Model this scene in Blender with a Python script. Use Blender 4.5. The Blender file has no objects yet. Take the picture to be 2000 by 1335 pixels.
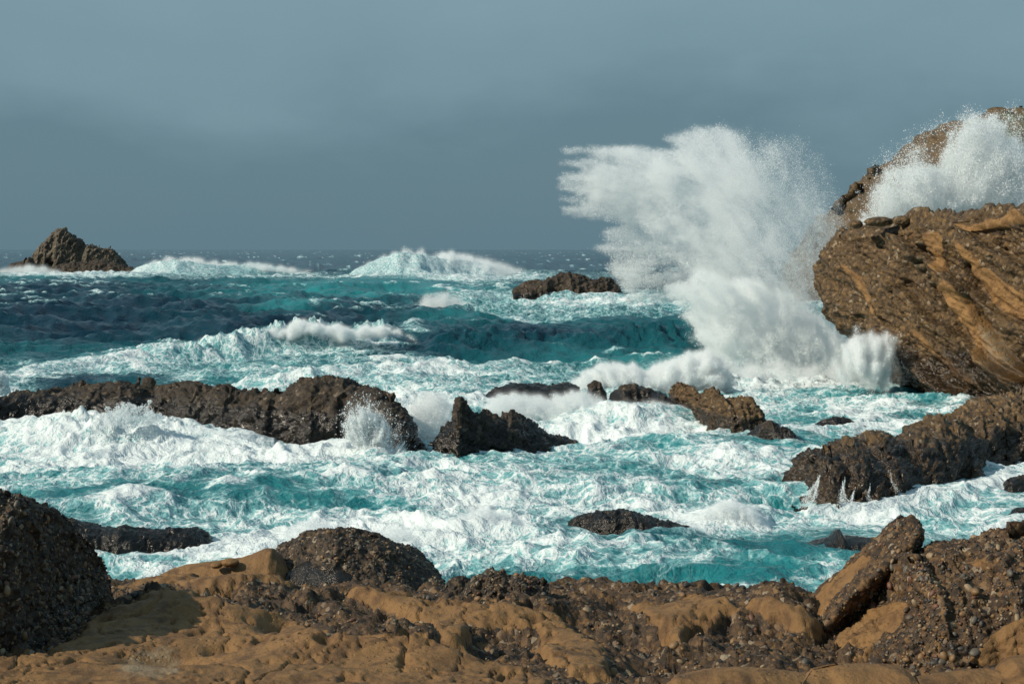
import bpy, bmesh, math, random, time
T0 = time.time()
import numpy as np
from mathutils import Vector, Matrix

# ------------------------------------------------------------------ camera, sky, sun, exposure
SC = bpy.context.scene
COL = SC.collection
F = 3172.0            # focal length in photograph pixels (2000 px wide frame)
HC = 8.0              # eye height above mean water, metres
CX, HY = 1000.0, 487.0

cam_d = bpy.data.cameras.new('camera')
cam = bpy.data.objects.new('camera', cam_d)
COL.objects.link(cam)
cam.location = (0, 0, HC)
cam.rotation_euler = (math.radians(90), 0, 0)
cam_d.sensor_width = 36
cam_d.lens = 36 * F / 2000.0
cam_d.shift_y = -(667.5 - HY) / 2000.0
cam_d.clip_start = 0.5
cam_d.clip_end = 120000
SC.camera = cam

SUN_AZ = math.radians(251)     # compass-like angle of the sun seen from above: behind and to the left
SUN_EL = math.radians(34)
sun_dir = Vector((math.sin(SUN_AZ) * math.cos(SUN_EL), math.cos(SUN_AZ) * math.cos(SUN_EL), math.sin(SUN_EL)))
sun_d = bpy.data.lights.new('sun', 'SUN')
sun_d.energy = 4.9
sun_d.angle = math.radians(0.6)
sun_d.color = (1.0, 0.90, 0.74)
sun = bpy.data.objects.new('sun', sun_d)
COL.objects.link(sun)
sun.rotation_euler = sun_dir.to_track_quat('Z', 'Y').to_euler()

world = bpy.data.worlds.new('World')
SC.world = world
world.use_nodes = True
wn, wl = world.node_tree.nodes, world.node_tree.links
wn.clear()
wo = wn.new('ShaderNodeOutputWorld')
bg = wn.new('ShaderNodeBackground'); bg.inputs['Strength'].default_value = 0.1
sky = wn.new('ShaderNodeTexSky'); sky.sky_type = 'NISHITA'; sky.sun_disc = False
sky.sun_elevation = SUN_EL; sky.sun_rotation = SUN_AZ
sky.air_density = 1.2; sky.dust_density = 2.0
# storm cloud deck: slate blue layer covering most of the sky, soft bands of noise
tc = wn.new('ShaderNodeTexCoord')
sep = wn.new('ShaderNodeSeparateXYZ'); wl.new(tc.outputs['Generated'], sep.inputs[0])
mp = wn.new('ShaderNodeMapping'); mp.inputs['Scale'].default_value = (1.8, 1.8, 4.0)
wl.new(tc.outputs['Generated'], mp.inputs[0])
nz = wn.new('ShaderNodeTexNoise'); nz.inputs['Scale'].default_value = 2.2
nz.inputs['Detail'].default_value = 7; nz.inputs['Roughness'].default_value = 0.52
wl.new(mp.outputs[0], nz.inputs['Vector'])
mad = wn.new('ShaderNodeMath'); mad.operation = 'MULTIPLY_ADD'
mad.inputs[1].default_value = 0.26; mad.inputs[2].default_value = -0.13
wl.new(nz.outputs[0], mad.inputs[0])
add = wn.new('ShaderNodeMath'); add.operation = 'ADD'
wl.new(sep.outputs['Z'], add.inputs[0]); wl.new(mad.outputs[0], add.inputs[1])
rp = wn.new('ShaderNodeValToRGB')
el = rp.color_ramp.elements
el[0].position = 0.0; el[0].color = (0.122, 0.214, 0.262, 1)
el[1].position = 0.20; el[1].color = (0.210, 0.330, 0.392, 1)
e = el.new(0.05); e.color = (0.118, 0.214, 0.268, 1)
e = el.new(0.11); e.color = (0.172, 0.284, 0.345, 1)
e = el.new(0.6); e.color = (0.23, 0.37, 0.46, 1)
wl.new(add.outputs[0], rp.inputs[0])
sc10 = wn.new('ShaderNodeVectorMath'); sc10.operation = 'SCALE'; sc10.inputs['Scale'].default_value = 10.0
wl.new(rp.outputs[0], sc10.inputs[0])
mx = wn.new('ShaderNodeMix'); mx.data_type = 'RGBA'; mx.inputs[0].default_value = 0.93
wl.new(sky.outputs[0], mx.inputs[6]); wl.new(sc10.outputs[0], mx.inputs[7])
wl.new(mx.outputs[2], bg.inputs[0]); wl.new(bg.outputs[0], wo.inputs[0])

SC.view_settings.view_transform = 'Standard'
SC.view_settings.look = 'None'
SC.view_settings.exposure = 0.0
SC.view_settings.gamma = 1.0
SC.view_settings.use_curve_mapping = False
SC.render.engine = 'CYCLES'
SC.cycles.max_bounces = 12
SC.cycles.diffuse_bounces = 4
SC.cycles.glossy_bounces = 2
SC.cycles.transmission_bounces = 3
SC.cycles.volume_bounces = 10
SC.cycles.volume_step_rate = 2.0
SC.cycles.volume_max_steps = 256
SC.cycles.use_denoising = True
SC.cycles.sample_clamp_indirect = 6

# ------------------------------------------------------------------ numeric helpers
RNG = np.random.default_rng(7)
random.seed(7)
PERM = RNG.permutation(256).astype(np.int32)
PERM = np.concatenate([PERM, PERM, PERM])
GR = RNG.normal(size=(256, 3)).astype(np.float32)
GR /= np.linalg.norm(GR, axis=1, keepdims=True)
ANG = RNG.random(256) * 2 * np.pi
G2 = np.stack([np.cos(ANG), np.sin(ANG)], 1).astype(np.float32)

def perlin2(x, y):
    x = np.asarray(x, np.float32); y = np.asarray(y, np.float32)
    xf = np.floor(x); yf = np.floor(y)
    xi = xf.astype(np.int64) & 255; yi = yf.astype(np.int64) & 255
    x = x - xf; y = y - yf
    u = x * x * x * (x * (x * 6 - 15) + 10); v = y * y * y * (y * (y * 6 - 15) + 10)
    def g(dx, dy):
        h = PERM[PERM[xi + dx] + yi + dy]
        return G2[h, 0] * (x - dx) + G2[h, 1] * (y - dy)
    a = g(0, 0); b = g(1, 0); c = g(0, 1); d = g(1, 1)
    a = a + (b - a) * u; c = c + (d - c) * u
    return (a + (c - a) * v) * 1.5

def perlin3(p):
    p = np.asarray(p, np.float32)
    f = np.floor(p)
    i = f.astype(np.int64) & 255
    q = p - f
    w = q * q * q * (q * (q * 6 - 15) + 10)
    xi, yi, zi = i[..., 0], i[..., 1], i[..., 2]
    x, y, z = q[..., 0], q[..., 1], q[..., 2]
    def g(dx, dy, dz):
        h = PERM[PERM[PERM[xi + dx] + yi + dy] + zi + dz]
        return GR[h, 0] * (x - dx) + GR[h, 1] * (y - dy) + GR[h, 2] * (z - dz)
    u, v, t = w[..., 0], w[..., 1], w[..., 2]
    def lx(dy, dz):
        a = g(0, dy, dz); b = g(1, dy, dz)
        return a + (b - a) * u
    def ly(dz):
        a = lx(0, dz); b = lx(1, dz)
        return a + (b - a) * v
    a = ly(0); b = ly(1)
    return (a + (b - a) * t) * 1.5

def fbm2(x, y, o=4, g=0.5, l=2.03):
    r = 0; a = 1.0; n = 0
    for k in range(o):
        r = r + a * perlin2(x + 17.3 * k, y - 9.1 * k); n += a; a *= g; x = x * l; y = y * l
    return r / n

def fbm3(p, o=4, g=0.5, l=2.03):
    r = 0; a = 1.0; n = 0
    for k in range(o):
        r = r + a * perlin3(p + np.float32(11.7 * k)); n += a; a *= g; p = p * l
    return r / n

def ridge3(p, o=4, g=0.5, l=2.03):
    r = 0; a = 1.0; n = 0
    for k in range(o):
        r = r + a * (1 - 2 * np.abs(perlin3(p + np.float32(5.7 * k)))); n += a; a *= g; p = p * l
    return r / n

def worley3(p):
    """F1 distance to jittered cell points and a random number of the nearest cell"""
    p = np.asarray(p, np.float32)
    f = np.floor(p); i = f.astype(np.int64) & 255; q = p - f
    best = np.full(p.shape[:-1], 9.0, np.float32); rid = np.zeros(p.shape[:-1], np.float32)
    for dx in (-1, 0, 1):
        for dy in (-1, 0, 1):
            for dz in (-1, 0, 1):
                h = PERM[PERM[PERM[(i[..., 0] + dx) & 255] + ((i[..., 1] + dy) & 255)] + ((i[..., 2] + dz) & 255)]
                ox = PERM[h] / 255.0; oy = PERM[h + 57] / 255.0; oz = PERM[h + 131] / 255.0
                d = (q[..., 0] - dx - ox) ** 2 + (q[..., 1] - dy - oy) ** 2 + (q[..., 2] - dz - oz) ** 2
                m = d < best
                best = np.where(m, d, best); rid = np.where(m, PERM[h + 200] / 255.0, rid)
    return np.sqrt(best), rid

def sstep(a, b, x):
    t = np.clip((x - a) / (b - a), 0, 1)
    return t * t * (3 - 2 * t)

def P(px, py, y):
    return np.array([(px - CX) / F * y, y, HC - (py - HY) / F * y])

def to_px(v):
    return CX + F * v[..., 0] / v[..., 1], HY + F * (HC - v[..., 2]) / v[..., 1]

def ground_y(py, z=0.0):
    return (HC - z) * F / (np.asarray(py, float) - HY)

def sd_poly(px, py, poly):
    """signed distance to polygon, inside positive"""
    poly = np.asarray(poly, np.float32)
    d = np.full(px.shape, 1e9, np.float32); ins = np.zeros(px.shape, bool)
    n = len(poly)
    for k in range(n):
        a = poly[k]; b = poly[(k + 1) % n]
        e = b - a
        wx = px - a[0]; wy = py - a[1]
        t = np.clip((wx * e[0] + wy * e[1]) / max(e @ e, 1e-6), 0, 1)
        d = np.minimum(d, (wx - t * e[0]) ** 2 + (wy - t * e[1]) ** 2)
        c = ((a[1] > py) != (b[1] > py)) & (px < (b[0] - a[0]) * (py - a[1]) / (b[1] - a[1] + 1e-9) + a[0])
        ins ^= c
    d = np.sqrt(d)
    return np.where(ins, d, -d)

def interp(x, pts):
    pts = np.asarray(pts, float)
    return np.interp(x, pts[:, 0], pts[:, 1])

# ------------------------------------------------------------------ object helpers
def tag(o, label=None, cat=None, group=None, kind=None):
    if label: o['label'] = label
    if cat: o['category'] = cat
    if group: o['group'] = group
    if kind: o['kind'] = kind
    return o

def mesh_obj(name, verts, faces, mat=None, parent=None, smooth=True, attrs=None, origin=None):
    """verts (N,3) array in world space, faces (M,4) or (M,3) int array"""
    verts = np.asarray(verts, np.float64)
    me = bpy.data.meshes.new(name)
    if origin is None:
        origin = np.array([0.0, 0.0, 0.0])
    v = (verts - origin).astype(np.float32)
    me.vertices.add(len(v)); me.vertices.foreach_set('co', v.ravel())
    faces = np.asarray(faces, np.int32)
    if len(faces):
        k = faces.shape[1]
        me.loops.add(faces.size); me.loops.foreach_set('vertex_index', faces.ravel())
        me.polygons.add(len(faces))
        me.polygons.foreach_set('loop_start', np.arange(len(faces), dtype=np.int32) * k)
        me.polygons.foreach_set('loop_total', np.full(len(faces), k, np.int32))
        me.polygons.foreach_set('use_smooth', np.full(len(faces), smooth))
    for an, av in (attrs or {}).items():
        a = me.attributes.new(an, 'FLOAT', 'POINT')
        a.data.foreach_set('value', np.asarray(av, np.float32).ravel())
    me.update(calc_edges=True)
    if mat: me.materials.append(mat)
    o = bpy.data.objects.new(name, me)
    o.location = origin
    COL.objects.link(o)
    if parent: o.parent = parent
    return o

def grid_faces(nu, nv, wrap=False):
    idx = np.arange(nu * nv).reshape(nu, nv)
    if wrap: idx = np.concatenate([idx, idx[:, :1]], 1)
    a = idx[:-1, :-1]; b = idx[1:, :-1]; c = idx[1:, 1:]; d = idx[:-1, 1:]
    return np.stack([a, b, c, d], -1).reshape(-1, 4)

def grid_normals(V):
    du = np.gradient(V, axis=0); dv = np.gradient(V, axis=1)
    n = np.cross(du, dv)
    return n / np.maximum(np.linalg.norm(n, axis=-1, keepdims=True), 1e-9)

# ------------------------------------------------------------------ materials
def new_mat(name):
    m = bpy.data.materials.new(name); m.use_nodes = True
    nt = m.node_tree; nt.nodes.clear()
    return m, nt.nodes, nt.links

class NB:
    """tiny node-building helper"""
    def __init__(s, nodes, links): s.n, s.l = nodes, links
    def node(s, t, **kw):
        x = s.n.new(t)
        for k, v in kw.items(): setattr(x, k, v)
        return x
    def put(s, sock, val):
        if isinstance(val, bpy.types.NodeSocket): s.l.new(val, sock)
        elif val is not None:
            if hasattr(sock.default_value, '__len__') and not hasattr(val, '__len__'):
                val = (val, val, val)
            if hasattr(sock.default_value, '__len__') and len(sock.default_value) == 4 and len(val) == 3:
                val = (*val, 1)
            sock.default_value = val
    def math(s, op, a, b=None, c=None, clamp=False):
        x = s.node('ShaderNodeMath', operation=op, use_clamp=clamp)
        for k, v in enumerate((a, b, c)):
            if v is not None: s.put(x.inputs[k], v)
        return x.outputs[0]
    def mix(s, f, a, b, bt='MIX'):
        x = s.node('ShaderNodeMix', data_type='RGBA', blend_type=bt)
        s.put(x.inputs[0], f); s.put(x.inputs[6], a); s.put(x.inputs[7], b)
        return x.outputs[2]
    def noise(s, vec, scale, detail=4, rough=0.5, dist=0.0, out=0):
        x = s.node('ShaderNodeTexNoise')
        s.put(x.inputs['Vector'], vec); s.put(x.inputs['Scale'], scale)
        x.inputs['Detail'].default_value = detail; x.inputs['Roughness'].default_value = rough
        x.inputs['Distortion'].default_value = dist
        return x.outputs[out]
    def voro(s, vec, scale, feature='F1', rand=1.0):
        x = s.node('ShaderNodeTexVoronoi', feature=feature)
        s.put(x.inputs['Vector'], vec); s.put(x.inputs['Scale'], scale)
        x.inputs['Randomness'].default_value = rand
        return x
    def sm(s, v, a, b, lo=0.0, hi=1.0):
        x = s.node('ShaderNodeMapRange', interpolation_type='SMOOTHSTEP')
        s.put(x.inputs[0], v); x.inputs[1].default_value = a; x.inputs[2].default_value = b
        x.inputs[3].default_value = lo; x.inputs[4].default_value = hi
        return x.outputs[0]
    def ramp(s, v, stops):
        x = s.node('ShaderNodeValToRGB')
        s.put(x.inputs[0], v)
        el = x.color_ramp.elements
        el[0].position, el[0].color = stops[0][0], (*stops[0][1], 1)
        el[1].position, el[1].color = stops[-1][0], (*stops[-1][1], 1)
        for p, c in stops[1:-1]:
            q = el.new(p); q.color = (*c, 1)
        return x.outputs[0]
    def attr(s, name):
        return s.node('ShaderNodeAttribute', attribute_name=name).outputs['Fac']
    def vmap(s, vec, scale=(1, 1, 1), rot=(0, 0, 0)):
        x = s.node('ShaderNodeMapping'); s.put(x.inputs[0], vec)
        x.inputs['Scale'].default_value = scale; x.inputs['Rotation'].default_value = rot
        return x.outputs[0]
    def vadd(s, a, b, k=1.0):
        x = s.node('ShaderNodeVectorMath', operation='MULTIPLY_ADD')
        s.put(x.inputs[0], b); s.put(x.inputs[1], k); s.put(x.inputs[2], a)
        return x.outputs[0]

def rock_material(name, dark, mid, light, sand=(0.33, 0.175, 0.06), peb=14.0, peb_amt=0.7, rough=0.72, wetdark=0.34,
                  bump=0.6, grain=1.0):
    m, n, l = new_mat(name); b = NB(n, l)
    pos = b.node('ShaderNodeNewGeometry').outputs['Position']
    big = b.noise(pos, 0.9 * grain, 5, 0.6)
    med = b.noise(pos, 5.0 * grain, 6, 0.65)
    fine = b.noise(pos, 38.0 * grain, 4, 0.7)
    v1 = b.voro(b.vadd(pos, b.noise(pos, peb * 0.7, 2, 0.5, out=1), 0.35 / peb), peb)
    v2 = b.voro(pos, peb * 2.3)
    cell = b.node('ShaderNodeSeparateColor'); l.new(v1.outputs['Color'], cell.inputs[0])
    cell2 = b.node('ShaderNodeSeparateColor'); l.new(v2.outputs['Color'], cell2.inputs[0])
    base = b.ramp(b.math('ADD', b.math('MULTIPLY', big, 0.55), b.math('MULTIPLY', med, 0.5)),
                  [(0.28, dark), (0.50, mid), (0.72, light)])
    pebc = b.ramp(cell.outputs[0], [(0.0, tuple(c * 0.5 for c in dark)), (0.35, dark), (0.62, mid), (0.83, light),
                                    (0.93, (0.20, 0.15, 0.10)), (1.0, (0.33, 0.27, 0.19))])
    pebc2 = b.ramp(cell2.outputs[1], [(0.0, tuple(c * 0.45 for c in dark)), (0.5, dark), (0.8, mid), (1.0, light)])
    pm = b.math('MULTIPLY', b.sm(cell.outputs[2], 0.25, 0.6), peb_amt)
    cong = b.mix(peb_amt * 0.6, base, pebc2)
    cong = b.mix(pm, cong, pebc)
    cong = b.mix(b.sm(fine, 0.35, 0.75, 0.0, 0.35), cong, tuple(c * 0.5 for c in dark))
    # sandstone
    sd = b.attr('sand')
    s2 = b.ramp(b.math('ADD', b.math('MULTIPLY', big, 0.5), b.math('MULTIPLY', med, 0.5)),
                [(0.25, tuple(c * 0.42 for c in sand)), (0.45, tuple(c * 0.8 for c in sand)), (0.6, sand),
                 (0.8, (sand[0] * 1.15, sand[1] * 1.2, sand[2] * 1.35))])
    s2 = b.mix(b.sm(b.noise(pos, 2.2 * grain, 6, 0.7, 0.8), 0.46, 0.62, 0.0, 0.80), s2, (sand[0] * 0.40, sand[1] * 0.36, sand[2] * 0.34))
    s2 = b.mix(b.sm(fine, 0.5, 0.8, 0.0, 0.3), s2, tuple(c * 0.45 for c in sand))
    sdm = b.sm(b.math('ADD', sd, b.math('MULTIPLY_ADD', b.noise(pos, 9.0, 5, 0.7), 0.6, -0.3)), 0.35, 0.6)
    col = b.mix(sdm, cong, s2)
    col = b.mix(b.math('MULTIPLY', b.attr('green'), b.sm(med, 0.4, 0.6)), col, (0.055, 0.07, 0.022))
    col = b.mix(b.math('MULTIPLY', b.attr('pale'), b.sm(med, 0.3, 0.7, 0.0, 0.7)), col, (0.21, 0.18, 0.125))
    wet = b.sm(b.math('ADD', b.attr('wet'), b.math('MULTIPLY_ADD', med, 0.7, -0.35)), 0.3, 0.75)
    col = b.mix(wet, col, b.mix(1.0, col, (wetdark, wetdark, wetdark * 1.05), 'MULTIPLY'))
    bs = b.node('ShaderNodeBsdfPrincipled')
    b.put(bs.inputs['Base Color'], col)
    b.put(bs.inputs['Roughness'], b.math('SUBTRACT', rough, b.math('MULTIPLY', wet, rough - 0.22)))
    bs.inputs['Specular IOR Level'].default_value = 0.4
    dome = b.math('MULTIPLY', b.math('SUBTRACT', 1.0, v1.outputs['Distance']), b.math('MULTIPLY_ADD', sdm, -0.9, 1.0))
    pit = b.voro(b.vadd(pos, b.noise(pos, 8.0, 3, 0.6, out=1), 0.05), peb * 0.8)
    pd = b.math('MULTIPLY', b.sm(pit.outputs['Distance'], 0.10, 0.34, 1.0, 0.0), b.math('MULTIPLY', sdm, b.sm(big, 0.42, 0.62)))
    dome = b.math('SUBTRACT', dome, b.math('MULTIPLY', pd, 0.9))
    dome = b.math('MULTIPLY_ADD', b.math('MULTIPLY', sdm, fine), 0.35, dome)
    hh = b.math('ADD', b.math('MULTIPLY', dome, 0.6 * peb_amt),
                b.math('ADD', b.math('MULTIPLY', med, 0.9), b.math('MULTIPLY', fine, 0.12)))
    bp = b.node('ShaderNodeBump'); bp.inputs['Strength'].default_value = bump
    bp.inputs['Distance'].default_value = 0.9 / peb
    b.put(bp.inputs['Height'], hh)
    l.new(bp.outputs[0], bs.inputs['Normal'])
    out = b.node('ShaderNodeOutputMaterial'); l.new(bs.outputs[0], out.inputs[0])
    return m

M = {}
M['reef'] = rock_material('reef_rock', (0.008, 0.006, 0.0045), (0.031, 0.0205, 0.0115), (0.084, 0.052, 0.023), peb=5.0, peb_amt=0.45, bump=0.7, grain=0.7)
M['stack'] = rock_material('sea_stack_rock', (0.028, 0.023, 0.018), (0.085, 0.066, 0.045), (0.19, 0.15, 0.095), peb=1.2, peb_amt=0.25, bump=0.6, grain=0.18)
M['cliff'] = rock_material('cliff_rock', (0.040, 0.025, 0.013), (0.100, 0.059, 0.022), (0.21, 0.122, 0.045), sand=(0.27, 0.148, 0.052), peb=5.5, peb_amt=0.75, bump=0.8, grain=0.6)
M['headland'] = rock_material('headland_rock', (0.030, 0.020, 0.011), (0.095, 0.060, 0.026), (0.20, 0.125, 0.052), peb=2.0, peb_amt=0.3, bump=0.6, grain=0.25)
M['cong'] = rock_material('conglomerate', (0.012, 0.0085, 0.006), (0.042, 0.027, 0.014), (0.11, 0.066, 0.028), peb=19.0, peb_amt=0.8, bump=0.7, grain=1.4)
M['shelf'] = rock_material('shelf_rock', (0.016, 0.0095, 0.005), (0.068, 0.037, 0.0145), (0.185, 0.098, 0.034), sand=(0.205, 0.108, 0.036), peb=18.0, peb_amt=0.75, bump=0.7, grain=1.5)

def pebble_material(name, c):
    m, n, l = new_mat(name); b = NB(n, l)
    pos = b.node('ShaderNodeNewGeometry').outputs['Position']
    f = b.noise(pos, 60, 3, 0.6)
    bs = b.node('ShaderNodeBsdfPrincipled')
    b.put(bs.inputs['Base Color'], b.mix(f, tuple(x * 0.55 for x in c), tuple(x * 1.3 for x in c)))
    bs.inputs['Roughness'].default_value = 0.6
    out = b.node('ShaderNodeOutputMaterial'); l.new(bs.outputs[0], out.inputs[0])
    return m
PEB = [pebble_material('pebble_' + k, c) for k, c in (
    ('dark', (0.022, 0.018, 0.015)), ('umber', (0.06, 0.037, 0.02)), ('ochre', (0.17, 0.095, 0.036)),
    ('grey', (0.085, 0.072, 0.054)), ('tan', (0.23, 0.165, 0.095)), ('rust', (0.11, 0.045, 0.022)))]

def water_material():
    m, n, l = new_mat('sea_water'); b = NB(n, l)
    pos = b.node('ShaderNodeNewGeometry').outputs['Position']
    foam, teal, chop = b.attr('foam'), b.attr('teal'), b.attr('fine')
    flat = b.vmap(pos, (1, 1, 0.6))
    warp = b.noise(flat, 0.55, 4, 0.6, out=1)
    wp = b.vadd(flat, warp, 1.6)
    n1 = b.noise(wp, 0.75, 9, 0.68, 0.6)
    n2 = b.noise(b.vmap(wp, (0.55, 1.0, 1.0), (0, 0, 0.35)), 2.4, 6, 0.65, 0.8)
    v = b.voro(b.vadd(wp, b.noise(flat, 2.6, 3, 0.5, out=1), 0.5), 1.5, 'DISTANCE_TO_EDGE')
    lace = b.sm(v.outputs['Distance'], 0.0, 0.22, 1.0, 0.0)
    v2 = b.voro(b.vadd(wp, b.noise(flat, 5.0, 3, 0.5, out=1), 0.25), 4.2, 'DISTANCE_TO_EDGE')
    lace2 = b.sm(v2.outputs['Distance'], 0.0, 0.25, 1.0, 0.0)
    s = b.math('MULTIPLY_ADD', n1, 1.55, b.math('MULTIPLY_ADD', foam, 1.55, -1.24))
    s = b.math('MULTIPLY_ADD', b.math('SUBTRACT', n2, 0.5), 0.65, s)
    s = b.math('MULTIPLY_ADD', b.math('SUBTRACT', lace, 0.35), 0.46, s)
    s = b.math('MULTIPLY_ADD', b.math('SUBTRACT', lace2, 0.35), 0.30, s)
    white = b.sm(s, 0.26, 0.95)
    milk = b.math('MULTIPLY', b.sm(s, -0.35, 0.65), b.sm(foam, 0.05, 0.5))
    deep = b.mix(b.noise(flat, 0.05, 3), (0.0012, 0.011, 0.028), (0.002, 0.024, 0.044))
    tl = b.mix(b.noise(flat, 0.3, 3), (0.005, 0.105, 0.125), (0.024, 0.215, 0.230))
    col = b.mix(teal, deep, tl)
    col = b.mix(b.math('MULTIPLY', milk, 0.82), col, (0.27, 0.51, 0.53))
    col = b.mix(white, col, (0.62, 0.68, 0.69))
    bs = b.node('ShaderNodeBsdfPrincipled')
    b.put(bs.inputs['Base Color'], col)
    b.put(bs.inputs['Roughness'], b.math('MULTIPLY_ADD', white, 0.55, 0.14))
    b.put(bs.inputs['Specular IOR Level'], b.math('MULTIPLY_ADD', white, -0.1, 0.24))
    bs.inputs['IOR'].default_value = 1.33
    r1 = b.noise(flat, 1.6, 5, 0.62, 0.4)
    hh = b.math('ADD', b.math('MULTIPLY_ADD', b.noise(flat, 0.42, 5, 0.6, 0.6), 1.1, b.math('MULTIPLY', r1, 0.40)), b.math('MULTIPLY', white, b.math('MULTIPLY', n1, 0.14)))
    hh = b.math('ADD', hh, b.math('MULTIPLY', b.noise(wp, 6.0, 5, 0.7, 0.5), b.math('MULTIPLY_ADD', white, 0.02, 0.05)))
    bp = b.node('ShaderNodeBump'); bp.inputs['Strength'].default_value = 0.8; bp.inputs['Distance'].default_value = 0.55
    b.put(bp.inputs['Height'], hh); l.new(bp.outputs[0], bs.inputs['Normal'])
    out = b.node('ShaderNodeOutputMaterial'); l.new(bs.outputs[0], out.inputs[0])
    return m
M['water'] = water_material()

def spray_material():
    m, n, l = new_mat('spray_white'); b = NB(n, l)
    d = b.node('ShaderNodeBsdfDiffuse'); d.inputs[0].default_value = (0.82, 0.86, 0.87, 1)
    t = b.node('ShaderNodeBsdfTranslucent'); t.inputs[0].default_value = (0.82, 0.87, 0.88, 1)
    x = b.node('ShaderNodeMixShader'); x.inputs[0].default_value = 0.3
    l.new(d.outputs[0], x.inputs[1]); l.new(t.outputs[0], x.inputs[2])
    out = b.node('ShaderNodeOutputMaterial'); l.new(x.outputs[0], out.inputs[0])
    return m
M['spray'] = spray_material()

# ------------------------------------------------------------------ sea
def build_sea():
    rows = np.concatenate([np.exp(np.linspace(math.log(26), math.log(130), 540)),
                           np.exp(np.linspace(math.log(130), math.log(520), 340))[1:],
                           np.exp(np.linspace(math.log(520), math.log(45000), 110))[1:]])
    px = np.linspace(-220, 2220, 610)
    Yg, PX = np.meshgrid(rows, px, indexing='ij')
    X = (PX - CX) / F * Yg
    x = X.astype(np.float32); y = Yg.astype(np.float32)
    PY0 = HY + F * HC / Yg                     # picture row of the flat sea at that distance
    # --- zones, laid on the flat sea
    def blob(cx, cy, rx, ry):
        return np.exp(-(((PX - cx) / rx) ** 2 + ((PY0 - cy) / ry) ** 2))
    wob = fbm2(x * 0.06, y * 0.035, 4)
    near = sstep(660, 790, PY0 + 40 * wob)                                   # surf zone
    right = sstep(600, 1000, PX + 130 * wob) * sstep(560, 610, PY0 + 12 * wob)
    foam = 0.08 + 0.43 * near
    foam = np.maximum(foam, 0.40 * right * (1 - sstep(640, 652, PY0) * (1 - sstep(690, 715, PY0))))
    for (a, c, rx, ry, f) in [(560, 735, 330, 34, 0.34), (880, 735, 170, 45, 0.22), (120, 860, 330, 45, 0.26), (480, 870, 300, 40, 0.34),
                              (1000, 880, 260, 45, 0.20), (1500, 900, 300, 60, 0.15), (700, 1050, 180, 40, 0.35), (950, 1035, 140, 60, 0.35),
                              (1420, 1010, 120, 30, 0.45), (1700, 780, 170, 40, 0.10), (1100, 805, 300, 30, 0.30), (1900, 940, 200, 35, 0.40),
                              (300, 1090, 250, 25, 0.25), (1050, 1095, 350, 35, 0.10), (600, 960, 600, 40, 0.02), (1640, 990, 150, 25, 0.30),
                              (930, 560, 130, 22, 0.30), (1080, 550, 180, 12, 0.35), (860, 605, 120, 16, 0.30), (60, 548, 180, 7, 0.55),
                              (180, 545, 120, 5, 0.4), (400, 548, 250, 8, 0.4), (800, 556, 240, 8, 0.5), (1180, 605, 160, 12, 0.25),
                              (1500, 735, 230, 34, 0.60), (20, 745, 60, 20, 0.4)]:
        foam = foam + 0.72 * f * blob(a, c, rx, ry)
    for (a, c, rx, ry, f) in [(250, 640, 420, 42, 0.4), (700, 600, 120, 20, 0.25), (150, 745, 260, 22, 0.28), (1080, 675, 260, 18, 0.5),
                              (1650, 1075, 330, 28, 0.42), (1350, 1065, 230, 14, 0.25), (250, 960, 260, 25, 0.12), (480, 745, 120, 12, 0.2), (1160, 930, 200, 30, 0.10)]:
        foam = foam - f * blob(a, c, rx, ry)
    lane = fbm2(x * 0.07 + 2 * wob, y * 0.17, 4, 0.55)
    foam = foam + 0.72 * lane * near - 0.05 * near
    teal = 0.05 + 0.80 * near
    teal = np.maximum(teal, 0.75 * right)
    for (a, c, rx, ry, f) in [(560, 575, 260, 22, 0.45), (60, 560, 200, 8, 0.5), (700, 585, 260, 22, 0.6), (820, 560, 260, 12, 0.4),
                              (565, 615, 60, 26, 0.9), (330, 705, 230, 18, 0.5), (500, 745, 300, 25, 0.2)]:
        teal = teal + f * blob(a, c, rx, ry)
    teal = teal - 0.62 * blob(1080, 672, 280, 20) - 0.35 * blob(200, 740, 260, 20) - 0.2 * blob(1500, 1060, 500, 25)
    teal = np.clip(teal + 0.35 * wob, 0.02, 1) * (1 - 0.45 * sstep(-0.1, 0.35, fbm2(x * 0.05 + 50, y * 0.02, 3)) * sstep(90, 160, y))
    # --- heights
    fade = 1 / (1 + (y / 2500) ** 2)
    swell = 0.75 * perlin2(x * 0.022 + 3.1, y * 0.030) + 0.60 * perlin2(x * 0.05 - y * 0.02, y * 0.075 + 8)
    sx = x * 0.92 + y * 0.38; sy = -x * 0.38 + y * 0.92
    def rdg(a, c):
        return 1 - 2 * np.abs(perlin2(a, c))
    wx = x + 1.2 * perlin2(x * 0.15, y * 0.15); wy = y + 1.2 * perlin2(x * 0.15 + 40, y * 0.15)
    c1 = rdg(sx * 0.055 + 5, sy * 0.10) * 0.55 * (1 + 0.6 * sstep(110, 170, y))
    c2 = rdg(wx * 0.17, wy * 0.30 + 3) * 0.36
    c3 = rdg(wx * 0.48 + wy * 0.1, wy * 0.70) * 0.17
    def pk(a, c):
        return np.clip(1 - np.abs(perlin2(a, c)), 0, 1) ** 2.2
    wx2 = wx + 0.35 * perlin2(wx * 0.7, wy * 0.7); wy2 = wy + 0.35 * perlin2(wx * 0.7 + 31, wy * 0.7)
    lump = pk(wx2 * 0.26 + 9, wy2 * 0.36) * 0.36 + pk(wx2 * 0.6, wy2 * 0.8 + 4) * 0.22 \
        + pk(wx2 * 1.5, wy2 * 1.8) * 0.11 + pk(wx2 * 3.6 + 2, wy2 * 4.0) * 0.05
    fz = np.clip(foam, 0, 1)
    lmean = lump[y < 120].mean()
    h = (swell + c1 + c2 + c3 * sstep(600, 350, y)) * fade * (0.70 + 0.75 * sstep(85, 150, y))
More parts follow.
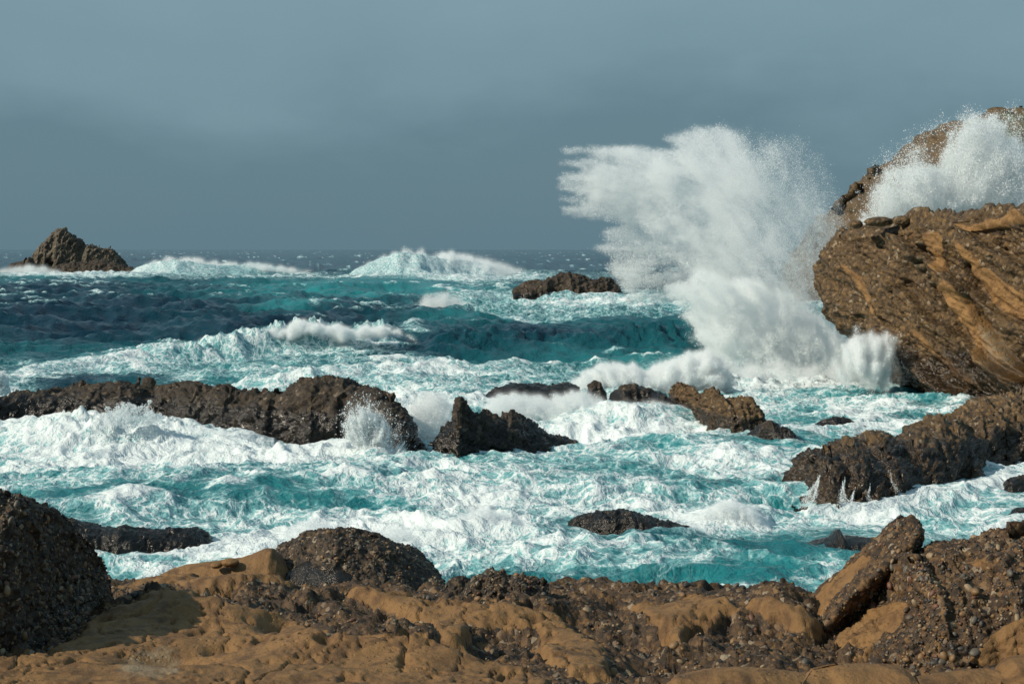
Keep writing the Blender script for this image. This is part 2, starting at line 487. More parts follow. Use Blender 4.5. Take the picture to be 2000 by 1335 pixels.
    h = h + (lump - lump[y < 120].mean()) * (0.35 + 0.85 * fz) * sstep(300, 180, y)
    h = np.where(y > 520, h * 1.6, h)
    h = np.where(y < 130, h - h[(y < 130)].mean(), h)
    # whitecaps on chop crests
    crest = c1 / (0.55 * (1 + 0.6 * sstep(110, 170, y))) + 0.5 * c2 / 0.36 + 0.3 * fbm2(x * 0.4, y * 0.25, 3)
    foam = foam + 0.65 * sstep(1.12, 1.5, crest) * sstep(0.05, 0.35, perlin2(x * 0.045, y * 0.02) + 0.08)
    far = sstep(480, 560, y)
    fcap = fbm2(x * 0.075, y * 0.012, 4, 0.6)
    foam = foam + far * 0.9 * sstep(0.42, 0.52, fcap) * sstep(16000, 3000, y)
    # --- the breaking waves, one crest line each: picture column, foot row, crest row
    def wave(pts, wf, wb, fm, tl, wobm=1.0, rough=0.15, spread=1.0):
        nonlocal h, foam, teal
        pts = np.asarray(pts, float)
        foot = np.interp(px, pts[:, 0], pts[:, 1]); top = np.interp(px, pts[:, 0], pts[:, 2])
        ends = sstep(pts[0, 0] - 1, pts[0, 0] + 45, px) * (1 - sstep(pts[-1, 0] - 45, pts[-1, 0] + 1, px))
        yf = ground_y(foot); yc = yf + wf
        H = np.maximum(HC - (top - HY) / F * yc, 0) * ends * np.where(yc > 300, 0.85, 0.95)
        yc2 = yc[None, :] + wobm * (1.4 * perlin2(x * 0.12, y * 0 + pts[0, 0]) + 0.6 * perlin2(x * 0.4, y * 0.02))
        H2 = H[None, :] * (1 + rough * fbm2(x * 0.35 + pts[0, 1], y * 0.25, 4, 0.6))
        s = y - yc2
        prof = np.where(s < 0, np.exp(-(s / (wf * 0.62)) ** 2), 1 / (1 + (s / wb) ** 2))
        m = prof * (H[None, :] > 0.02)
        h = np.maximum(h, h * (1 - m) + H2 * prof * (1 + 1.7 * np.where(y < 200, lump - lmean, 0) + 0.25 * np.where(y >= 110, (c2 + c3), 0)))
        e = ends[None, :]
        foam = foam + 0.85 * fm * e * np.where(s < 0, np.exp(-(s / (wf * 1.1 * spread)) ** 2), np.exp(-(s / (wb * 0.5)) ** 2))
        teal = np.clip(teal + tl * e * np.where(s < 0, np.exp(-(s / (wf * 1.3)) ** 2), np.exp(-(s / (wb * 0.7)) ** 2)), 0, 1)
    wave([(225, 546, 535), (290, 547, 512), (345, 548, 505), (420, 547, 515), (480, 546, 516), (530, 545, 518), (600, 545, 526)], 14, 20, 0.24, 0.9)
    wave([(655, 551, 540), (700, 551, 520), (745, 551, 500), (785, 551, 487), (820, 551, 492), (870, 550, 502), (930, 549, 508), (1000, 548, 525)], 16, 25, 0.34, 0.9)
    wave([(560, 585, 562), (640, 585, 548), (760, 585, 545), (860, 585, 549), (980, 582, 560)], 20, 20, 0.05, 0.55, rough=0.1)
    wave([(0, 742, 731), (60, 735, 716), (160, 722, 702), (300, 708, 682), (400, 702, 668), (480, 700, 655), (560, 696, 640), (600, 694, 631), (680, 692, 640), (760, 688, 642), (820, 684, 660)],
         3.2, 7, 0.55, 0.5, rough=0.3, spread=1.8)
    wave([(805, 694, 668), (860, 694, 650), (960, 694, 648), (1080, 694, 652), (1200, 694, 650), (1280, 694, 641), (1350, 694, 642), (1420, 694, 660)], 7.0, 5, -0.45, -0.1, rough=0.1)
    wave([(420, 630, 616), (500, 634, 606), (540, 636, 600), (572, 636, 593), (610, 634, 602), (690, 630, 614)], 7, 8, 0.22, 0.7, rough=0.4)
    wave([(600, 604, 592), (680, 606, 580), (735, 606, 571), (790, 604, 583), (860, 602, 592)], 9, 10, 0.25, 0.6, rough=0.4)
    wave([(960, 616, 603), (1020, 618, 595), (1080, 620, 589), (1130, 620, 600), (1180, 618, 606)], 6, 6, 0.15, 0.8)
    wave([(820, 640, 626), (870, 640, 618), (930, 640, 622), (1060, 640, 626)], 6, 8, 0.35, 0.4)
    wave([(440, 762, 748), (500, 766, 738), (560, 768, 736), (610, 768, 726), (650, 766, 745)], 2.6, 4, 0.12, 0.5)
    # surf piled up against the ridge and near breakers
    wave([(-60, 880, 835), (60, 884, 826), (200, 886, 816), (300, 886, 824), (400, 884, 842), (480, 880, 845), (560, 878, 862)], 3.4, 5, 0.14, 0.2, rough=0.5, wobm=0.5)
    wave([(560, 885, 868), (650, 888, 862), (760, 895, 868), (800, 900, 890)], 1.5, 2.0, 0.3, 0.2, rough=0.4, wobm=0.3)
    wave([(500, 1072, 1058), (560, 1072, 1030), (620, 1068, 1015), (700, 1070, 1042), (760, 1068, 1035), (860, 1068, 1020), (930, 1066, 996), (1000, 1062, 1005), (1060, 1055, 1035)], 1.2, 1.6, 0.45, 0.2, rough=0.45, wobm=0.3)
    wave([(1320, 1034, 1024), (1380, 1034, 992), (1425, 1034, 977), (1480, 1034, 1000), (1520, 1032, 1022)], 1.2, 1.5, 0.55, 0.1, rough=0.4, wobm=0.3)
    wave([(640, 1000, 985), (760, 1005, 972), (860, 1003, 975), (960, 1000, 985)], 1.3, 1.4, 0.0, 0.2, rough=0.3, wobm=0.4)
    wave([(380, 1000, 990), (450, 1002, 975), (560, 1004, 970), (640, 1002, 985)], 1.3, 1.4, 0.0, 0.2, rough=0.3, wobm=0.4)
    wave([(1350, 1160, 1150), (1500, 1160, 1128), (1600, 1160, 1130), (1750, 1158, 1140)], 1.0, 1.2, -0.1, 0.2, rough=0.15, wobm=0.2)
    wave([(1060, 815, 804), (1150, 822, 794), (1240, 824, 790), (1330, 822, 800), (1390, 820, 810)], 2.0, 3.0, 0.22, 0.1, rough=0.6, wobm=0.4)
    wave([(1540, 1000, 992), (1620, 1000, 980), (1700, 998, 972), (1800, 985, 955), (1900, 965, 935), (2000, 955, 925), (2100, 950, 925)], 1.2, 1.2, 0.35, 0.1, rough=0.4, wobm=0.3)
    for (a, c, rx, ry) in [(310, 1062, 230, 34), (1230, 1024, 170, 24), (1690, 1038, 230, 20), (1635, 828, 80, 14), (1990, 985, 70, 34), (1500, 850, 90, 16)]:
        h = h * (1 - 0.75 * blob(a, c, rx, ry)) 
    # crest foam: highest lumps carry more foam
    foam = foam + np.where(y < 260, 0.55 * (lump - 0.42), 0) * sstep(0.12, 0.45, foam)
    V = np.stack([x, y, h.astype(np.float32)], -1).reshape(-1, 3)
    o = mesh_obj('sea', V, grid_faces(len(rows), len(px))[:, ::-1], M['water'],
                 attrs={'foam': np.clip(foam, 0, 1.3), 'teal': teal, 'fine': fz})
    tag(o, 'rough turquoise and deep blue sea streaked with white foam', 'sea', kind='structure')
    return o
build_sea(); print('T sea', time.time() - T0)

# ------------------------------------------------------------------ rocks
def stratify(p, rot):
    c, s = math.cos(rot), math.sin(rot)
    q = p.copy()
    q[..., 0] = p[..., 0] * c + p[..., 2] * s
    q[..., 2] = (-p[..., 0] * s + p[..., 2] * c)
    return q

def craggy(V, N, size, amp, seed, rot=0.5, strata=2.4, pebble=None, peb_amp=0.0, sharp=1.0, fine=1.0):
    """move a rock surface along its normals: broad lumps, bedding ledges, small crags, pebbles"""
    p = stratify(V - V.reshape(-1, 3).mean(0) + seed * 13.7, rot).astype(np.float32)
    pa = p * np.array([1, 1, strata], np.float32)
    d = 0.55 * fbm3(p / (size * 0.9), 3) + 0.45 * ridge3(pa / (size * 0.55), 4, 0.52) * sharp
    d = d + 0.25 * ridge3(pa / (size * 0.16), 4, 0.6) * sharp
    wp = pa + size * 0.10 * np.stack([fbm3(pa / (size * 0.2), 2), fbm3(pa / (size * 0.2) + 7, 2), fbm3(pa / (size * 0.2) + 19, 2)], -1)
    f1, r1 = worley3(wp / (size * 0.62)); f2, r2 = worley3(wp / (size * 0.2) + 3)
    d = d + sharp * (0.60 * (r1 - 0.5) + 0.20 * (r2 - 0.5))
    d = (d - d.mean() - 0.8 * d.std()) * amp
    d = d + 0.12 * amp * fine * fbm3(p / (size * 0.035), 3, 0.65)
    if pebble:
        f1, rid = worley3(p / pebble)
        d = d + peb_amp * (0.65 - f1) * (0.35 + 1.1 * rid)
    return V + N * d[..., None]

ROCKS = {}
def ridge_rock(name, top, base, mat, label, cat='rock', zb=0.0, yf=None, D=3.0, back=1.2, nu=260, nv=90, amp=0.4, size=3.0, seed=1,
               b=0.75, a=1.0, rot=0.5, strata=2.4, pebble=None, peb_amp=0.0, wet=None, sand=None, sink=0.8, group=None, kind=None,
               sand_all=False, extra=None, sharp=1.0, sand_step=0.0, green=None, tmin=0.25):
    nu, nv = int(nu * 0.88), int(nv * 0.88)
    top = np.asarray(top, float); x0, x1 = top[0, 0], top[-1, 0]
    t = np.linspace(0, 1, nu)
    pxs = x0 + (x1 - x0) * t
    # more samples where the outline is steep
    tp = np.interp(pxs, top[:, 0], top[:, 1])
    arc = np.concatenate([[0], np.cumsum(np.hypot(np.diff(pxs), np.diff(tp)))])
    pxs = np.interp(np.linspace(0, arc[-1], nu), arc, pxs)
    tp = np.interp(pxs, top[:, 0], top[:, 1])
    if yf is None:
        bp = interp(pxs, base) if hasattr(base, '__len__') else np.full(nu, float(base))
        yfr = ground_y(bp, zb)
    else:
        yfr = np.full(nu, float(yf))
    e = np.minimum(t, 1 - t)
    w = tmin + (1 - tmin) * np.sqrt(np.clip(1 - (1 - np.clip(e / 0.22, 0, 1)) ** 2, 0, 1))
    Dw = D * w
    wan = fbm2(pxs / (F / np.mean(yfr)) / size * 0.8 + seed * 7.7, pxs * 0 + seed, 4, 0.6)
    yfr = yfr + 0.35 * Dw * wan
    yr = yfr + Dw * (1 + 0.3 * wan[::-1])
    zt = HC - (tp - HY) / F * yr
    zt = np.maximum(zt, zb - sink * 0.5)
    th = np.linspace(0, 1, nv)
    V = np.zeros((nu, nv, 3))
    nf = int(nv * 0.62)
    s = np.linspace(0, 1, nf); s2 = np.linspace(0, 1, nv - nf + 1)[1:]
    fy = 1 - np.cos(s * math.pi / 2) ** a; fzv = np.sin(s * math.pi / 2) ** b
    by = np.sin(s2 * math.pi / 2); bz = np.cos(s2 * math.pi / 2) ** 0.8
    zlow = zb - sink
    V[:, :nf, 1] = yfr[:, None] + Dw[:, None] * fy[None]
    V[:, :nf, 2] = zlow + (zt - zlow)[:, None] * fzv[None]
    V[:, nf:, 1] = yr[:, None] + back * Dw[:, None] * by[None]
    V[:, nf:, 2] = zlow + (zt - zlow)[:, None] * bz[None]
    V[..., 0] = ((pxs - CX) / F * yr)[:, None]
    N = grid_normals(V)
    if N[nu // 2, nf // 2, 1] > 0: N = -N
    att = {}
    qx, qy = to_px(V)
    sm = np.zeros(V.shape[:2], np.float32)
    if sand_all: sm[:] = 1
    if sand:
        wv = 10 * fbm3((V * 3).astype(np.float32), 3)
        for poly in sand:
            sm = np.maximum(sm, sstep(-4, 5, sd_poly(qx + wv, qy + wv, poly)))
    if pebble:
        V2 = craggy(V, N, size, amp, seed, rot, strata, None, 0, sharp)
        f1, rid = worley3(((V - V.reshape(-1, 3).mean(0)) / pebble).astype(np.float32) + seed)
        V2 = V2 + N * (peb_amp * (0.5 - f1) * (0.35 + 1.1 * rid) * (1 - 0.9 * sm))[..., None]
    else:
        V2 = craggy(V, N, size, amp, seed, rot, strata, None, 0, sharp)
    V2 = V2 + N * (sm * sand_step)[..., None]
    if extra is not None: V2 = extra(V2, N, qx, qy, sm)
    att['sand'] = sm
    if wet is not None:
        att['wet'] = 1 - sstep(wet * 0.4, wet * 1.4, V2[..., 2] - zb + 0.35 * wet * fbm3((V2 / size * 2).astype(np.float32), 3))
    if green is not None:
        att['green'] = sstep(-10, 10, sd_poly(qx, qy, green))
    fc = grid_faces(nu, nv)
    if (np.cross(V[nu // 2 + 1, nf // 2] - V[nu // 2, nf // 2], V[nu // 2, nf // 2 + 1] - V[nu // 2, nf // 2])[1]) > 0: fc = fc[:, ::-1]
    flat = V2.reshape(-1, 3)
    org = np.array([flat[:, 0].mean(), flat[:, 1].mean(), zb])
    o = mesh_obj(name, flat, fc, mat, attrs=att, origin=org)
    tag(o, label, cat, group, kind)
    ROCKS[label] = (o, V2, grid_normals(V2) * (1 if N is not None else 1), sm)
    return o

def blob_rock(name, c, r, mat, label, seed=1, amp=0.18, group=None, sub=4, wet=0.0, sand=0.0, cat='boulder', parent=None):
    bm = bmesh.new(); bmesh.ops.create_icosphere(bm, subdivisions=sub, radius=1.0)
    v = np.array([q.co[:] for q in bm.verts]); f = np.array([[q.index for q in p.verts] for p in bm.faces]); bm.free()
    n = v.copy()
    v = v * (1 + amp * (0.9 * fbm3((v * 1.1 + seed * 3.3).astype(np.float32), 3) + 0.6 * ridge3((v * 2.0 + seed).astype(np.float32), 4))[:, None])
    v = v * np.array(r) + np.array(c)
    o = mesh_obj(name, v, f, mat, attrs={'wet': np.full(len(v), wet), 'sand': np.full(len(v), sand)}, origin=np.array(c) - np.array([0, 0, r[2] * 0.6]), parent=parent)
    if label: tag(o, label, cat, group)
    return o

# far sea stack and its reefs
ridge_rock('sea_stack', [(69, 518), (70, 505), (72, 490), (75, 482), (85, 474), (96, 460), (103, 456), (110, 453), (118, 447), (126, 446), (131, 453), (140, 456), (150, 462), (160, 474), (170, 480), (176, 475), (183, 480), (190, 481), (205, 484), (215, 485), (225, 491), (235, 501), (241, 512), (244, 522)],
           None, M['stack'], 'tall pointed grey-brown sea stack with a lower shoulder, far out in the waves', 'sea stack', yf=478, D=8, back=1.3, nu=280, nv=120, amp=1.6, size=5.0, seed=3, b=0.6, tmin=0.7, rot=0.9, wet=2.5, sink=3)
ridge_rock('reef_rock', [(62, 538), (80, 535), (95, 526), (108, 520), (120, 515), (140, 513), (165, 512), (185, 508), (200, 505), (210, 508), (225, 511), (240, 515), (258, 522), (262, 530)],
           None, M['reef'], 'dark brown reef rock awash at the foot of the pointed sea stack', yf=455, D=6, nu=200, nv=70, amp=1.0, size=6, seed=4, wet=1.0, sink=3)
ridge_rock('reef_rock', [(17, 524), (19, 517), (22, 514), (35, 511), (48, 507), (50, 502), (53, 505), (58, 501), (63, 505), (66, 512), (76, 522)],
           None, M['reef'], 'small two-horned dark rock beside the pointed sea stack', yf=470, D=4, nu=110, nv=50, amp=0.5, size=3, seed=5, wet=0.8, sink=2)
ridge_rock('reef_rock', [(28, 541), (31, 533), (38, 531), (45, 534), (48, 541)], None, M['reef'],
           'tiny dark rock poking from surf in front of the two-horned rock', yf=448, D=1.5, nu=60, nv=40, amp=0.3, size=1.5, seed=6, wet=0.5, sink=2)
ridge_rock('reef_rock', [(54, 548), (70, 542), (88, 543), (94, 548)], None, M['reef'],
           'low flat sliver of dark rock awash in front of the far reef', yf=436, D=2, nu=60, nv=40, amp=0.3, size=2, seed=7, wet=0.8, sink=2)
# dark rock in the middle distance
ridge_rock('sea_rock', [(998, 600), (1001, 590), (1002, 565), (1010, 560), (1025, 553), (1045, 547), (1070, 540), (1090, 534), (1110, 531), (1130, 539), (1150, 542), (1175, 543), (1190, 542), (1195, 547), (1208, 558), (1215, 575), (1240, 583), (1270, 582), (1300, 588), (1315, 603)],
           602, M['reef'], 'flat-topped black rock with steep streaming sides, left of the tallest splash', D=6, nu=260, nv=90, amp=0.9, size=3.4, seed=8, b=0.5, wet=2.2, sink=1.5)
# long ridge
ridge_rock('rock_ridge', [(-130, 790), (-60, 775), (0, 771), (20, 766), (50, 762), (100, 758), (150, 752), (190, 748), (230, 742), (260, 746), (300, 752), (340, 752), (385, 745), (400, 752), (440, 752), (480, 762), (520, 768), (550, 765), (570, 750), (590, 742), (620, 736), (645, 731), (660, 732), (700, 745), (740, 760), (760, 775), (780, 790), (800, 815), (815, 845), (828, 872), (834, 890)],
           [(-130, 835), (100, 832), (300, 834), (500, 852), (600, 860), (700, 868), (780, 884), (834, 895)], M['reef'],
           'long low dark rock ridge with a rounded hump, white surf piled against it', 'rock ridge', D=3.6, back=1.0, nu=520, nv=120, amp=0.50, size=2.0, seed=9, b=0.62, rot=0.3, wet=1.3, sink=0.8, pebble=0.30, peb_amp=0.05)
p = P(290, 748, 70.5)
blob_rock('boulder', p, (0.30, 0.28, 0.26), M['reef'], 'rounded brown boulder perched on the crest of the long low ridge', seed=4, sub=4)
ridge_rock('sea_rock', [(846, 900), (849, 865), (862, 840), (880, 825), (889, 800), (893, 782), (900, 775), (908, 785), (915, 800), (935, 806), (955, 805), (975, 812), (1000, 803), (1010, 808), (1030, 825), (1050, 838), (1080, 848), (1100, 853), (1130, 864)],
           [(846, 896), (900, 902), (950, 896), (1000, 890), (1060, 882), (1130, 868)], M['reef'],
           'dark jagged rock with a small knob on top, across a gap from the long ridge', D=2.3, nu=300, nv=110, amp=0.42, size=1.5, seed=10, b=0.7, rot=-0.5, wet=1.3, pebble=0.3, peb_amp=0.05)
ridge_rock('sea_rock', [(945, 775), (970, 756), (1000, 748), (1030, 746), (1060, 751), (1090, 750), (1110, 746), (1125, 752), (1138, 780)], 786, M['reef'],
           'low dark rock half buried in spray behind the knob-topped rock', D=2.0, nu=160, nv=70, amp=0.25, size=1.6, seed=11, wet=1.2)
ridge_rock('sea_rock', [(1144, 792), (1147, 770), (1149, 750), (1160, 742), (1172, 745), (1180, 760), (1190, 790)], 795, M['reef'],
           'stubby dark pinnacle rising through the spray, between two low rocks', D=0.7, nu=90, nv=70, amp=0.14, size=0.8, seed=12, b=0.5, wet=1.0)
ridge_rock('sea_rock', [(1180, 800), (1195, 766), (1215, 752), (1240, 748), (1270, 758), (1300, 768), (1325, 795)], 806, M['reef'],
           'dark rounded rock under the curling spray, just right of the stubby pinnacle', D=1.6, nu=140, nv=70, amp=0.25, size=1.4, seed=13, wet=1.2)
ridge_rock('sea_rock', [(1316, 800), (1318, 775), (1320, 752), (1330, 745), (1345, 748), (1358, 757), (1362, 768), (1380, 760), (1395, 758), (1410, 768), (1425, 780), (1440, 776), (1460, 774), (1475, 782), (1482, 800), (1490, 817), (1515, 828), (1535, 842)],
           [(1316, 800), (1370, 828), (1420, 842), (1470, 842), (1535, 846)], M['cliff'],
           'brown lumpy rock with rounded knobs standing out of the foam', D=2.2, nu=260, nv=110, amp=0.36, size=1.2, seed=14, b=0.6, wet=0.6, pebble=0.3, peb_amp=0.05)
ridge_rock('sea_rock', [(1450, 856), (1475, 837), (1490, 824), (1505, 819), (1520, 829), (1540, 838), (1555, 848), (1572, 864)], [(1450, 858), (1500, 864), (1572, 868)], M['reef'],
           'small dark wedge of rock at the foot of the brown lumpy rock', D=1.0, nu=140, nv=60, amp=0.16, size=1.0, seed=15, wet=0.6)
ridge_rock('sea_rock', [(1582, 836), (1610, 819), (1630, 811), (1650, 816), (1690, 832)], 836, M['reef'],
           'low lone dark rock awash in foam before the big cliff', D=1.0, nu=110, nv=50, amp=0.12, size=1.0, seed=16, wet=0.8)
ridge_rock('rock_ridge', [(1545, 985), (1550, 965), (1560, 948), (1575, 920), (1590, 895), (1605, 888), (1625, 885), (1640, 870), (1660, 863), (1680, 866), (1690, 880), (1700, 862), (1715, 852), (1735, 857), (1770, 850), (1800, 838), (1830, 820), (1855, 814), (1880, 818), (1888, 806), (1915, 798), (1922, 780), (1960, 771), (2000, 764), (2100, 745), (2250, 740)],
           [(1545, 984), (1600, 992), (1680, 985), (1750, 968), (1850, 943), (1930, 922), (2000, 914), (2250, 900)], M['cliff'],
           'brown wet rock ridge with a split left end and white runoff, below the big cliff', 'rock ridge', D=4.0, nu=420, nv=130, amp=0.55, size=1.9, seed=17, b=0.72, rot=0.8, wet=1.6, pebble=0.25, peb_amp=0.03, strata=3.0)
ridge_rock('sea_rock', [(1958, 962), (1970, 935), (1985, 927), (2010, 924), (2060, 940), (2090, 965)], 964, M['reef'],
           'small brown rock washed over by foam at the foot of the wet ridge', D=0.9, nu=90, nv=50, amp=0.12, size=0.8, seed=18, wet=0.5)
ridge_rock('sea_rock', [(1970, 1004), (1985, 992), (2010, 987), (2060, 1004)], 1004, M['reef'],
           'tiny dark rock just breaking the surface below the wet ridge', D=0.5, nu=60, nv=40, amp=0.08, size=0.6, seed=19, wet=0.8)
ridge_rock('sea_rock', [(1104, 1026), (1110, 1017), (1120, 1008), (1150, 1002), (1180, 1000), (1200, 997), (1220, 994), (1240, 997), (1255, 1005), (1275, 1010), (1310, 1020), (1345, 1030), (1370, 1038)],
           [(1104, 1028), (1180, 1040), (1260, 1044), (1370, 1042)], M['reef'],
           'low black jagged rock lying awash in the foaming channel', D=1.0, nu=220, nv=80, amp=0.16, size=0.8, seed=20, b=0.7, wet=1.5, sink=0.5)
ridge_rock('sea_rock', [(1570, 1062), (1600, 1056), (1625, 1051), (1632, 1038), (1640, 1033), (1648, 1047), (1700, 1050), (1750, 1062)], 1062, M['reef'],
           'thin flat shelf of wet rock awash behind the tilted slab', D=0.8, nu=160, nv=50, amp=0.05, size=0.8, seed=21, wet=2.0, sink=0.4)
ridge_rock('sea_rock', [(90, 1000), (130, 1010), (160, 1020), (190, 1026), (230, 1031), (240, 1026), (260, 1030), (300, 1033), (340, 1034), (380, 1031), (400, 1040), (412, 1056), (440, 1064), (475, 1072), (490, 1078)],
           [(90, 1086), (250, 1086), (370, 1079), (430, 1076), (490, 1080)], M['reef'],
           'low wall of dark rock in the water behind the pebbly left boulder', D=1.0, nu=260, nv=80, amp=0.12, size=0.8, seed=22, b=0.5, wet=0.9, pebble=0.12, peb_amp=0.03, sink=0.6)
# headland far right
ridge_rock('headland', [(1604, 640), (1610, 500), (1618, 436), (1642, 405), (1670, 380), (1700, 350), (1740, 315), (1770, 295), (1800, 268), (1830, 248), (1860, 241), (1890, 240), (1905, 232), (1930, 222), (1955, 211), (2000, 207), (2100, 195), (2300, 180)],
           None, M['headland'], 'tall tan rocky headland with green scrub on its crest, rising behind the splash', 'headland', yf=185, D=26, back=1.4, nu=320, nv=140, amp=1.5, size=10, seed=23, b=0.9, rot=-0.35, strata=3.5, sink=2,
           green=[(1915, 238), (1960, 214), (2300, 195), (2300, 480), (1950, 330)])
# ---- cliff
def build_cliff():
    nz, ns, nc = 200, 320, 30
    ztop_px = [(1500, 445), (1640, 438), (1660, 433), (1700, 428), (1730, 432), (1745, 428), (1760, 426), (1800, 420), (1870, 419), (1930, 414), (2000, 409), (2300, 400)]
    left_px = [(400, 1645), (425, 1640), (440, 1625), (470, 1601), (490, 1592), (530, 1589), (575, 1588), (620, 1602), (660, 1632), (690, 1680), (720, 1725), (745, 1750), (765, 1762), (785, 1830), (800, 1880), (830, 1950), (900, 2050)]
    left_px = [(a_, b_ + 26) for a_, b_ in left_px]
    v = np.linspace(0, 1, nz)
    ym = 86.0
    zr = -1.2 + v * (9.75 + 1.2)
    pyr = HY + F * (HC - zr) / ym
    pl = interp(pyr, left_px)
    nb = 80
    t = np.linspace(0, 1, ns - nb) ** 1.0
    V = np.zeros((nz + nc, ns, 3))
    for i in range(nz):
        pxf = pl[i] + t * (2330 - pl[i])
        yf = 91.5 - (pxf - 1590) / 410 * 10.5 + 0.16 * zr[i]
        xx = (pxf - CX) / F * yf
        d = (xx - xx[0]); R = 3.2
        yy = yf + R * (1 - np.sqrt(np.clip(1 - (1 - np.clip(d / R, 0, 1)) ** 2, 0, 1)))
        tb = np.linspace(1, 0, nb, endpoint=False)
        xb = xx[0] + 6.0 * tb ** 2; yb = yy[0] + 16 * tb
        V[i, :nb, 0] = xb; V[i, :nb, 1] = yb; V[i, nb:, 0] = xx; V[i, nb:, 1] = yy
        V[i, :, 2] = zr[i]
    # level the rim to the photographed skyline
    pxe = CX + F * V[nz - 1, :, 0] / V[nz - 1, :, 1]
    zt = HC - (interp(pxe, ztop_px) - HY) / F * V[nz - 1, :, 1]
    sc = (zt + 1.2) / (9.75 + 1.2)
    V[:nz, :, 2] = -1.2 + (V[:nz, :, 2] + 1.2) * sc[None]
    # soften the rim
    rim = sstep(0.93, 1.0, v)[:, None]
    V[:nz, nb:, 1] += rim * 0.9
    cen = np.stack([np.linspace(28, 38, ns), np.full(ns, 104.0), zt + 0.1], -1)
    for k in range(nc):
        f = (k + 1) / nc
        V[nz + k] = V[nz - 1] * (1 - f) + cen * f
        V[nz + k, :, 2] = zt + 0.15 * math.sin(f * 3)
    N = grid_normals(V)
    if N[nz // 2, nb + 90, 1] > 0: N = -N
    for _ in range(14):                                    # even directions round the rim and the nose
        Q = np.pad(N, ((1, 1), (1, 1), (0, 0)), mode='edge')
        N = Q[1:-1, 1:-1] * 2 + Q[:-2, 1:-1] + Q[2:, 1:-1] + Q[1:-1, :-2] + Q[1:-1, 2:]
        N /= np.maximum(np.linalg.norm(N, axis=-1, keepdims=True), 1e-6)
    qx, qy = to_px(V)
    wv = 9 * fbm3((V * 0.8).astype(np.float32), 4)
    polys = [[(1795, 452), (1835, 448), (1850, 470), (1835, 500), (1850, 540), (1880, 560), (1905, 610), (1940, 650), (1985, 705), (2000, 740), (1975, 765), (1930, 730), (1890, 660), (1850, 595), (1828, 560), (1858, 548), (1820, 520), (1805, 480)],
             [(1866, 468), (1890, 480), (1925, 520), (1960, 545), (2040, 600), (2100, 680), (2020, 640), (1975, 620), (1930, 590), (1890, 525)],
             [(1630, 512), (1648, 516), (1668, 535), (1690, 580), (1702, 640), (1684, 600), (1655, 545)],
             [(1850, 430), (1900, 425), (2000, 425), (2050, 440), (1900, 445)]]
    sm = np.zeros(V.shape[:2], np.float32)
    for pl_ in polys: sm = np.maximum(sm, sstep(-5, 6, sd_poly(qx + wv, qy + wv, pl_)))
    # bedding planes dip to the lower right
    q = V[..., 0] * 0.79 + V[..., 2] * 0.61 + 0.12 * V[..., 1] + 0.35 * fbm3((V * 0.35).astype(np.float32), 3)
    led = (q * 0.52) % 1.0
    step = (np.abs(led - 0.5) * 2) ** 3
    along = (V[..., 0] * 0.61 - V[..., 2] * 0.79)
    pp = np.stack([q * 2.2, along * 0.35, V[..., 1] * 0.4], -1).astype(np.float32)
    saw = led ** 1.4 * sstep(1.0, 0.9, led)
    d = 1.05 * saw * (0.25 + sstep(1690, 1800, qx)) + 0.34 * ridge3(pp, 4, 0.55)
    d = d + 0.55 * fbm3((V / 3.2).astype(np.float32), 4) + 0.10 * ridge3((V / 0.9).astype(np.float32), 4, 0.6)
    f1, rid = worley3((V / 0.34).astype(np.float32))
    d = d + 0.10 * (0.6 - f1) * (0.4 + rid) * (1 - 0.85 * sm)
    band = fbm3(np.stack([q * 0.9, along * 0.10, V[..., 1] * 0.15], -1).astype(np.float32) + 3, 3, 0.6)
    sm = np.clip(sm * (0.78 + 0.7 * fbm3(pp * 0.7, 4, 0.6)) + 0.6 * sstep(0.12, 0.45, band) * (0.25 + 0.75 * sstep(1700, 1800, qx)), 0, 1)
    d = d + 0.26 * sm + 0.16 * sm * ridge3(pp * np.array([2.2, 1.2, 1.0], np.float32), 3, 0.6)
    wq = (V + 0.25 * np.stack([fbm3((V / 0.8).astype(np.float32), 2), fbm3((V / 0.8 + 9).astype(np.float32), 2), fbm3((V / 0.8 + 21).astype(np.float32), 2)], -1)).astype(np.float32)
    g1, k1 = worley3(wq / 1.5); g2, k2 = worley3(wq / np.float32(0.6) + 5)
    d = d + (1 - 0.6 * sm) * (0.30 * (k1 - 0.5) + 0.10 * (k2 - 0.5) - 0.06 * g2)
    # a rib of grey knobs left of the sandstone
    knob = np.zeros(qx.shape, np.float32)
    for (kx, ky, kr) in ((1788, 476, 9), (1801, 488, 10), (1784, 503, 8), (1795, 520, 10), (1806, 535, 9), (1812, 550, 10), (1798, 505, 8)):
        knob = np.maximum(knob, 1 - ((qx - kx + wv * 0.5) / kr) ** 2 - ((qy - ky) / (kr * 0.75)) ** 2)
    knob = np.sqrt(np.clip(knob, 0, 1)); d = d + 0.38 * knob
    # dark cleft beside the sandstone band
    for pts, dep in (([(1885, 520), (1900, 590), (1960, 690), (2010, 740)], 0.9), ([(1790, 480), (1800, 530), (1830, 580), (1860, 640), (1900, 720)], 0.6)):
        pts = np.asarray(pts, float)
        dd = np.full(qx.shape, 1e9)
        for a_, b_ in zip(pts[:-1], pts[1:]):
            e_ = b_ - a_; tt = np.clip(((qx - a_[0]) * e_[0] + (qy - a_[1]) * e_[1]) / (e_ @ e_), 0, 1)
            dd = np.minimum(dd, np.hypot(qx - a_[0] - tt * e_[0], qy - a_[1] - tt * e_[1]))
        d = d - dep * np.exp(-((dd + 4 * wv / 9) / 8) ** 2)
    d = d - d[:nz].mean() - 0.3
    msk = np.ones((nz + nc, 1)); msk[nz:, 0] = np.linspace(1, 0.25, nc)
    d[nz - 8:] = np.clip(d[nz - 8:], -0.45, 0.5)
    V = V + N * (d * msk)[..., None]
